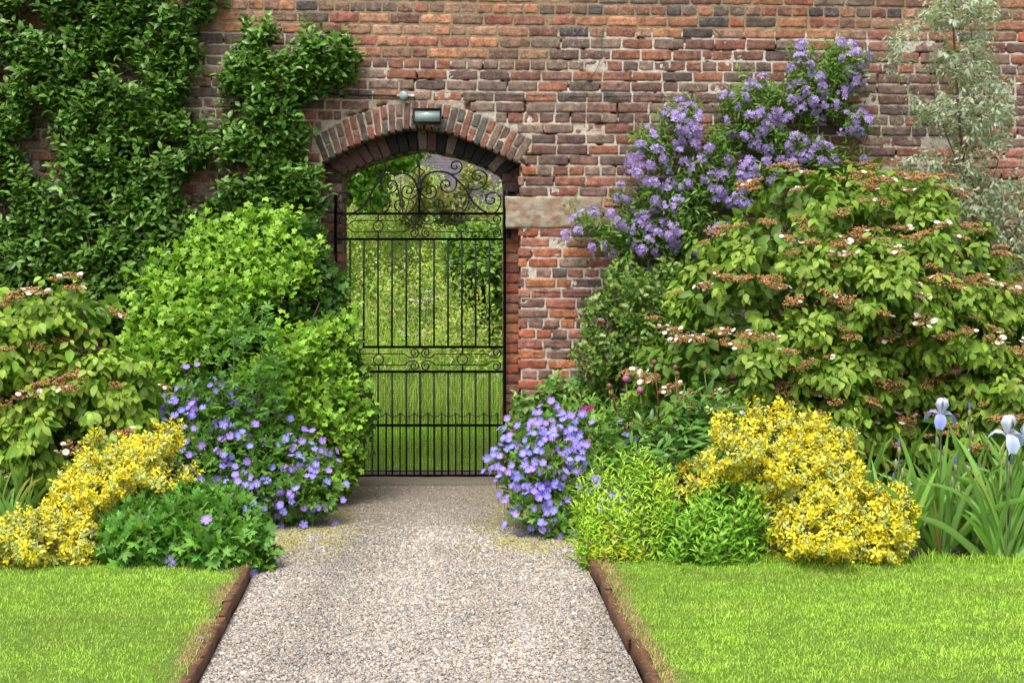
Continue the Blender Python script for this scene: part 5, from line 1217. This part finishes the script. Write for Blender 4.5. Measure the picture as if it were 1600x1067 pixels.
# white umbels
for i, (ux, uy, yy, nn_) in enumerate(((668, 470, 7.6, 7), (640, 520, 7.2, 5), (690, 535, 7.0, 6), (712, 492, 7.8, 5), (775, 592, 5.6, 5), (655, 530, 7.4, 4))):
    c = np.array(P(ux, uy, yy)); labs = ['cow parsley high on the bank near the gate middle', 'cow parsley above the left of the middle gate panel', 'cow parsley right of centre just above the middle gate panel', 'cow parsley beside the dark elder on the bank', 'low cow parsley seen at the right end of the wire mesh', 'cow parsley directly above the centre scrolls of the middle panel']
    t = thing('cow_parsley', 'white flowering ' + labs[i], 'wildflower', (c[0], yy, float(bank_z(c[0], yy))), 'cow parsley beyond the gate'); ms = MB()
    for k in range(nn_):
        q = c + np.array([rng.normal(0, .13), rng.normal(0, .1), rng.normal(0, .07)]); tube(ms, [(c[0] + rng.normal(0, .04), yy, float(bank_z(c[0], yy))), q - np.array([0, 0, .02])], .003, 4, (.12, .2, .05), cap=False)
        mu = MB(); tube(mu, [q - np.array([0, 0, .02]), q + np.array([0, 0, .01])], [.004, .045], 8, (.30, .38, .14))
        for j in range(26): a = rng.uniform(0, 6.28); r = math.sqrt(rng.random()) * .05; blob(mu, q + np.array([r * math.cos(a), r * math.sin(a) - .01, .03 * rng.random()]), .008, (.76, .78, .66), 4)
        mu.build('flower_head', M_petal, t)
    ms.build('stems', M_leaf, t)
# dark elder, maple-like tree, roof
v = Vol([(690, 395), (705, 365), (740, 350), (775, 355), (860, 360), (870, 520), (820, 560), (775, 560), (745, 500), (720, 480), (700, 440)], 17.3, 0, .9, dm=.7, zmin=-1)
t = thing('elder_bush', 'darker leafy bush behind the right half of the gate', 'bush', (v.base[0], v.base[1], .3)); mb = MB(); p, nr = v.sample(3600, 'shell', gapf(2.4, .38, 1, 2)); shoots(mb, T_apple, p, nr, .22, 6, .085, (.08, .18, .025), None, up=.3, out=.8, young=(.18, .32, .045), cvar=.35); mb.build('foliage', M_leaf, t); mb = MB(); q, _ = v.sample(25, 'inner'); stems(mb, v.base, q, .03, (.1, .08, .05)); mb.build('stems', M_bark, t)
v = Vol([(430, 120), (660, 120), (660, 235), (640, 262), (600, 275), (610, 300), (585, 325), (540, 315), (500, 330), (430, 330)], 19.5, 0, 1.0, dm=.8, zmin=-1)
t = thing('maple_tree', 'fresh green tree hanging over the roof seen in the top left of the gateway', 'tree', (v.base[0] - .8, v.base[1], 2.2)); mb = MB(); p, nr = v.sample(2600, 'any', gapf(1.8, .42, 1, 6)); shoots(mb, T_cur, p, nr, .25, 5, .12, (.16, .36, .035), None, up=.0, out=.6, droop=.3, young=(.27, .48, .05), cvar=.3); mb.build('crown', M_leaf, t)
mb = MB(); q, _ = v.sample(16, 'inner'); b = np.array([v.base[0] - .8, v.base[1] + .2, 2.2]); tube(mb, [b, b + np.array([.1, 0, 1.2]), b + np.array([.3, 0, 2.0])], [.11, .09, .06], 10, (.12, .09, .06)); stems(mb, b + np.array([.1, 0, 1.2]), q, .03, (.12, .09, .06)); mb.build('trunk', M_bark, t)
for i, (pl, D, cc, yg, lab) in enumerate((([(655, 262), (680, 250), (740, 262), (775, 290), (790, 330), (770, 350), (700, 350), (660, 320), (650, 290)], 20.5, (.20, .24, .06), (.34, .33, .10), 'loose yellow green sapling against the roof at the right of the gateway'), ([(600, 262), (640, 250), (665, 270), (672, 320), (650, 350), (600, 345), (590, 300)], 21.2, (.22, .27, .04), (.38, .36, .08), 'yellowish sapling behind the gate finial'))):
    v = Vol(pl, D, 0, .5, dm=.5, zmin=-1); t = thing('sapling', lab, 'sapling', (v.base[0], v.base[1], 2.4), 'saplings on top of the bank'); mb = MB(); p, nr = v.sample(420, 'any', gapf(2.2, .45, 1, i)); shoots(mb, T_wild, p, nr, .2, 7, .09, cc, None, up=1, out=.5, young=yg, cvar=.3); mb.build('foliage', M_leaf, t); mb = MB(); q, _ = v.sample(14, 'any'); stems(mb, (v.base[0], v.base[1], 2.3), q, .014, (.20, .16, .12)); mb.build('stems', M_bark, t)
bl = thing('outbuilding', 'low outbuilding with dark grey slate roof beyond the bank', 'building', (-2, 18, 2.6))
mb = MB(); prism_h(mb, [(-9, 16.4), (5, 16.4), (5, 22), (-9, 22)], 1.6, 2.28); mb.build('wall', core, bl, smooth=False)
mb = MB(); nr_ = 34
for r in range(nr_):
    x = -9.4 + (r % 2) * .14 + rng.uniform(0, .04); y0 = 16.0 + r * .10; z0 = 2.36 + r * .072
    while x < 5.3:
        w_ = rng.uniform(.25, .32); g_ = rng.uniform(.75, 1.25); e = rng.uniform(0, .012)
        mb.add([(x, y0 - e, z0 + .022), (x + w_, y0 - e, z0 + .022), (x + w_, y0 + .19, z0 + .14), (x, y0 + .19, z0 + .14), (x, y0 - e, z0 + .006), (x + w_, y0 - e, z0 + .006)], [[(0, 1, 2, 3), (4, 5, 1, 0)]], np.array([.095, .080, .095]) * g_); x += w_ + .006
prism_h(mb, [(-9.4, 16.1), (5.3, 16.1), (5.3, 22.4), (-9.4, 22.4)], 2.30, 2.34, (.05, .05, .05)); mb.build('roof', mat_attr('slate', .95, 0, .08, .4, 60, .3, 20), bl, smooth=False)
# belt of trees far behind, so the horizon stays closed from the side
for i, (tx, ty, th_) in enumerate(((-11.5, 24, 6.5), (-6.5, 27, 7.2), (-1, 26, 6.6), (4.5, 27, 7.0), (9, 25, 6.4))):
    labs = ['leftmost broad tree behind the outbuilding', 'second tree from left behind the outbuilding', 'middle tree behind the outbuilding', 'fourth tree behind the outbuilding, right of the middle', 'rightmost tree behind the outbuilding']
    t = thing('broadleaf_tree', labs[i], 'tree', (tx, ty, 2.5), 'trees behind the outbuilding'); n = 1200; d = norm(rng.normal(size=(n, 3))); rr = rng.uniform(.6, 1, n)[:, None] * np.array([2.8, 2.2, 2.2]); p = np.array([tx, ty, th_]) + d * rr * (.7 + .6 * fbm(d[:, 0] * 2 + i, d[:, 2] * 2, i))[:, None]
    mb = MB(); shoots(mb, T_wild, p, d, .4, 5, .30, (.07, .15, .025), None, up=.2, out=.8, cvar=.3); mb.build('crown', M_leaf, t); mb = MB(); tube(mb, [(tx, ty, 2.2), (tx + .1, ty, 4.2), (tx, ty, th_)], [.22, .17, .08], 10, (.11, .08, .06)); mb.build('trunk', M_bark, t)
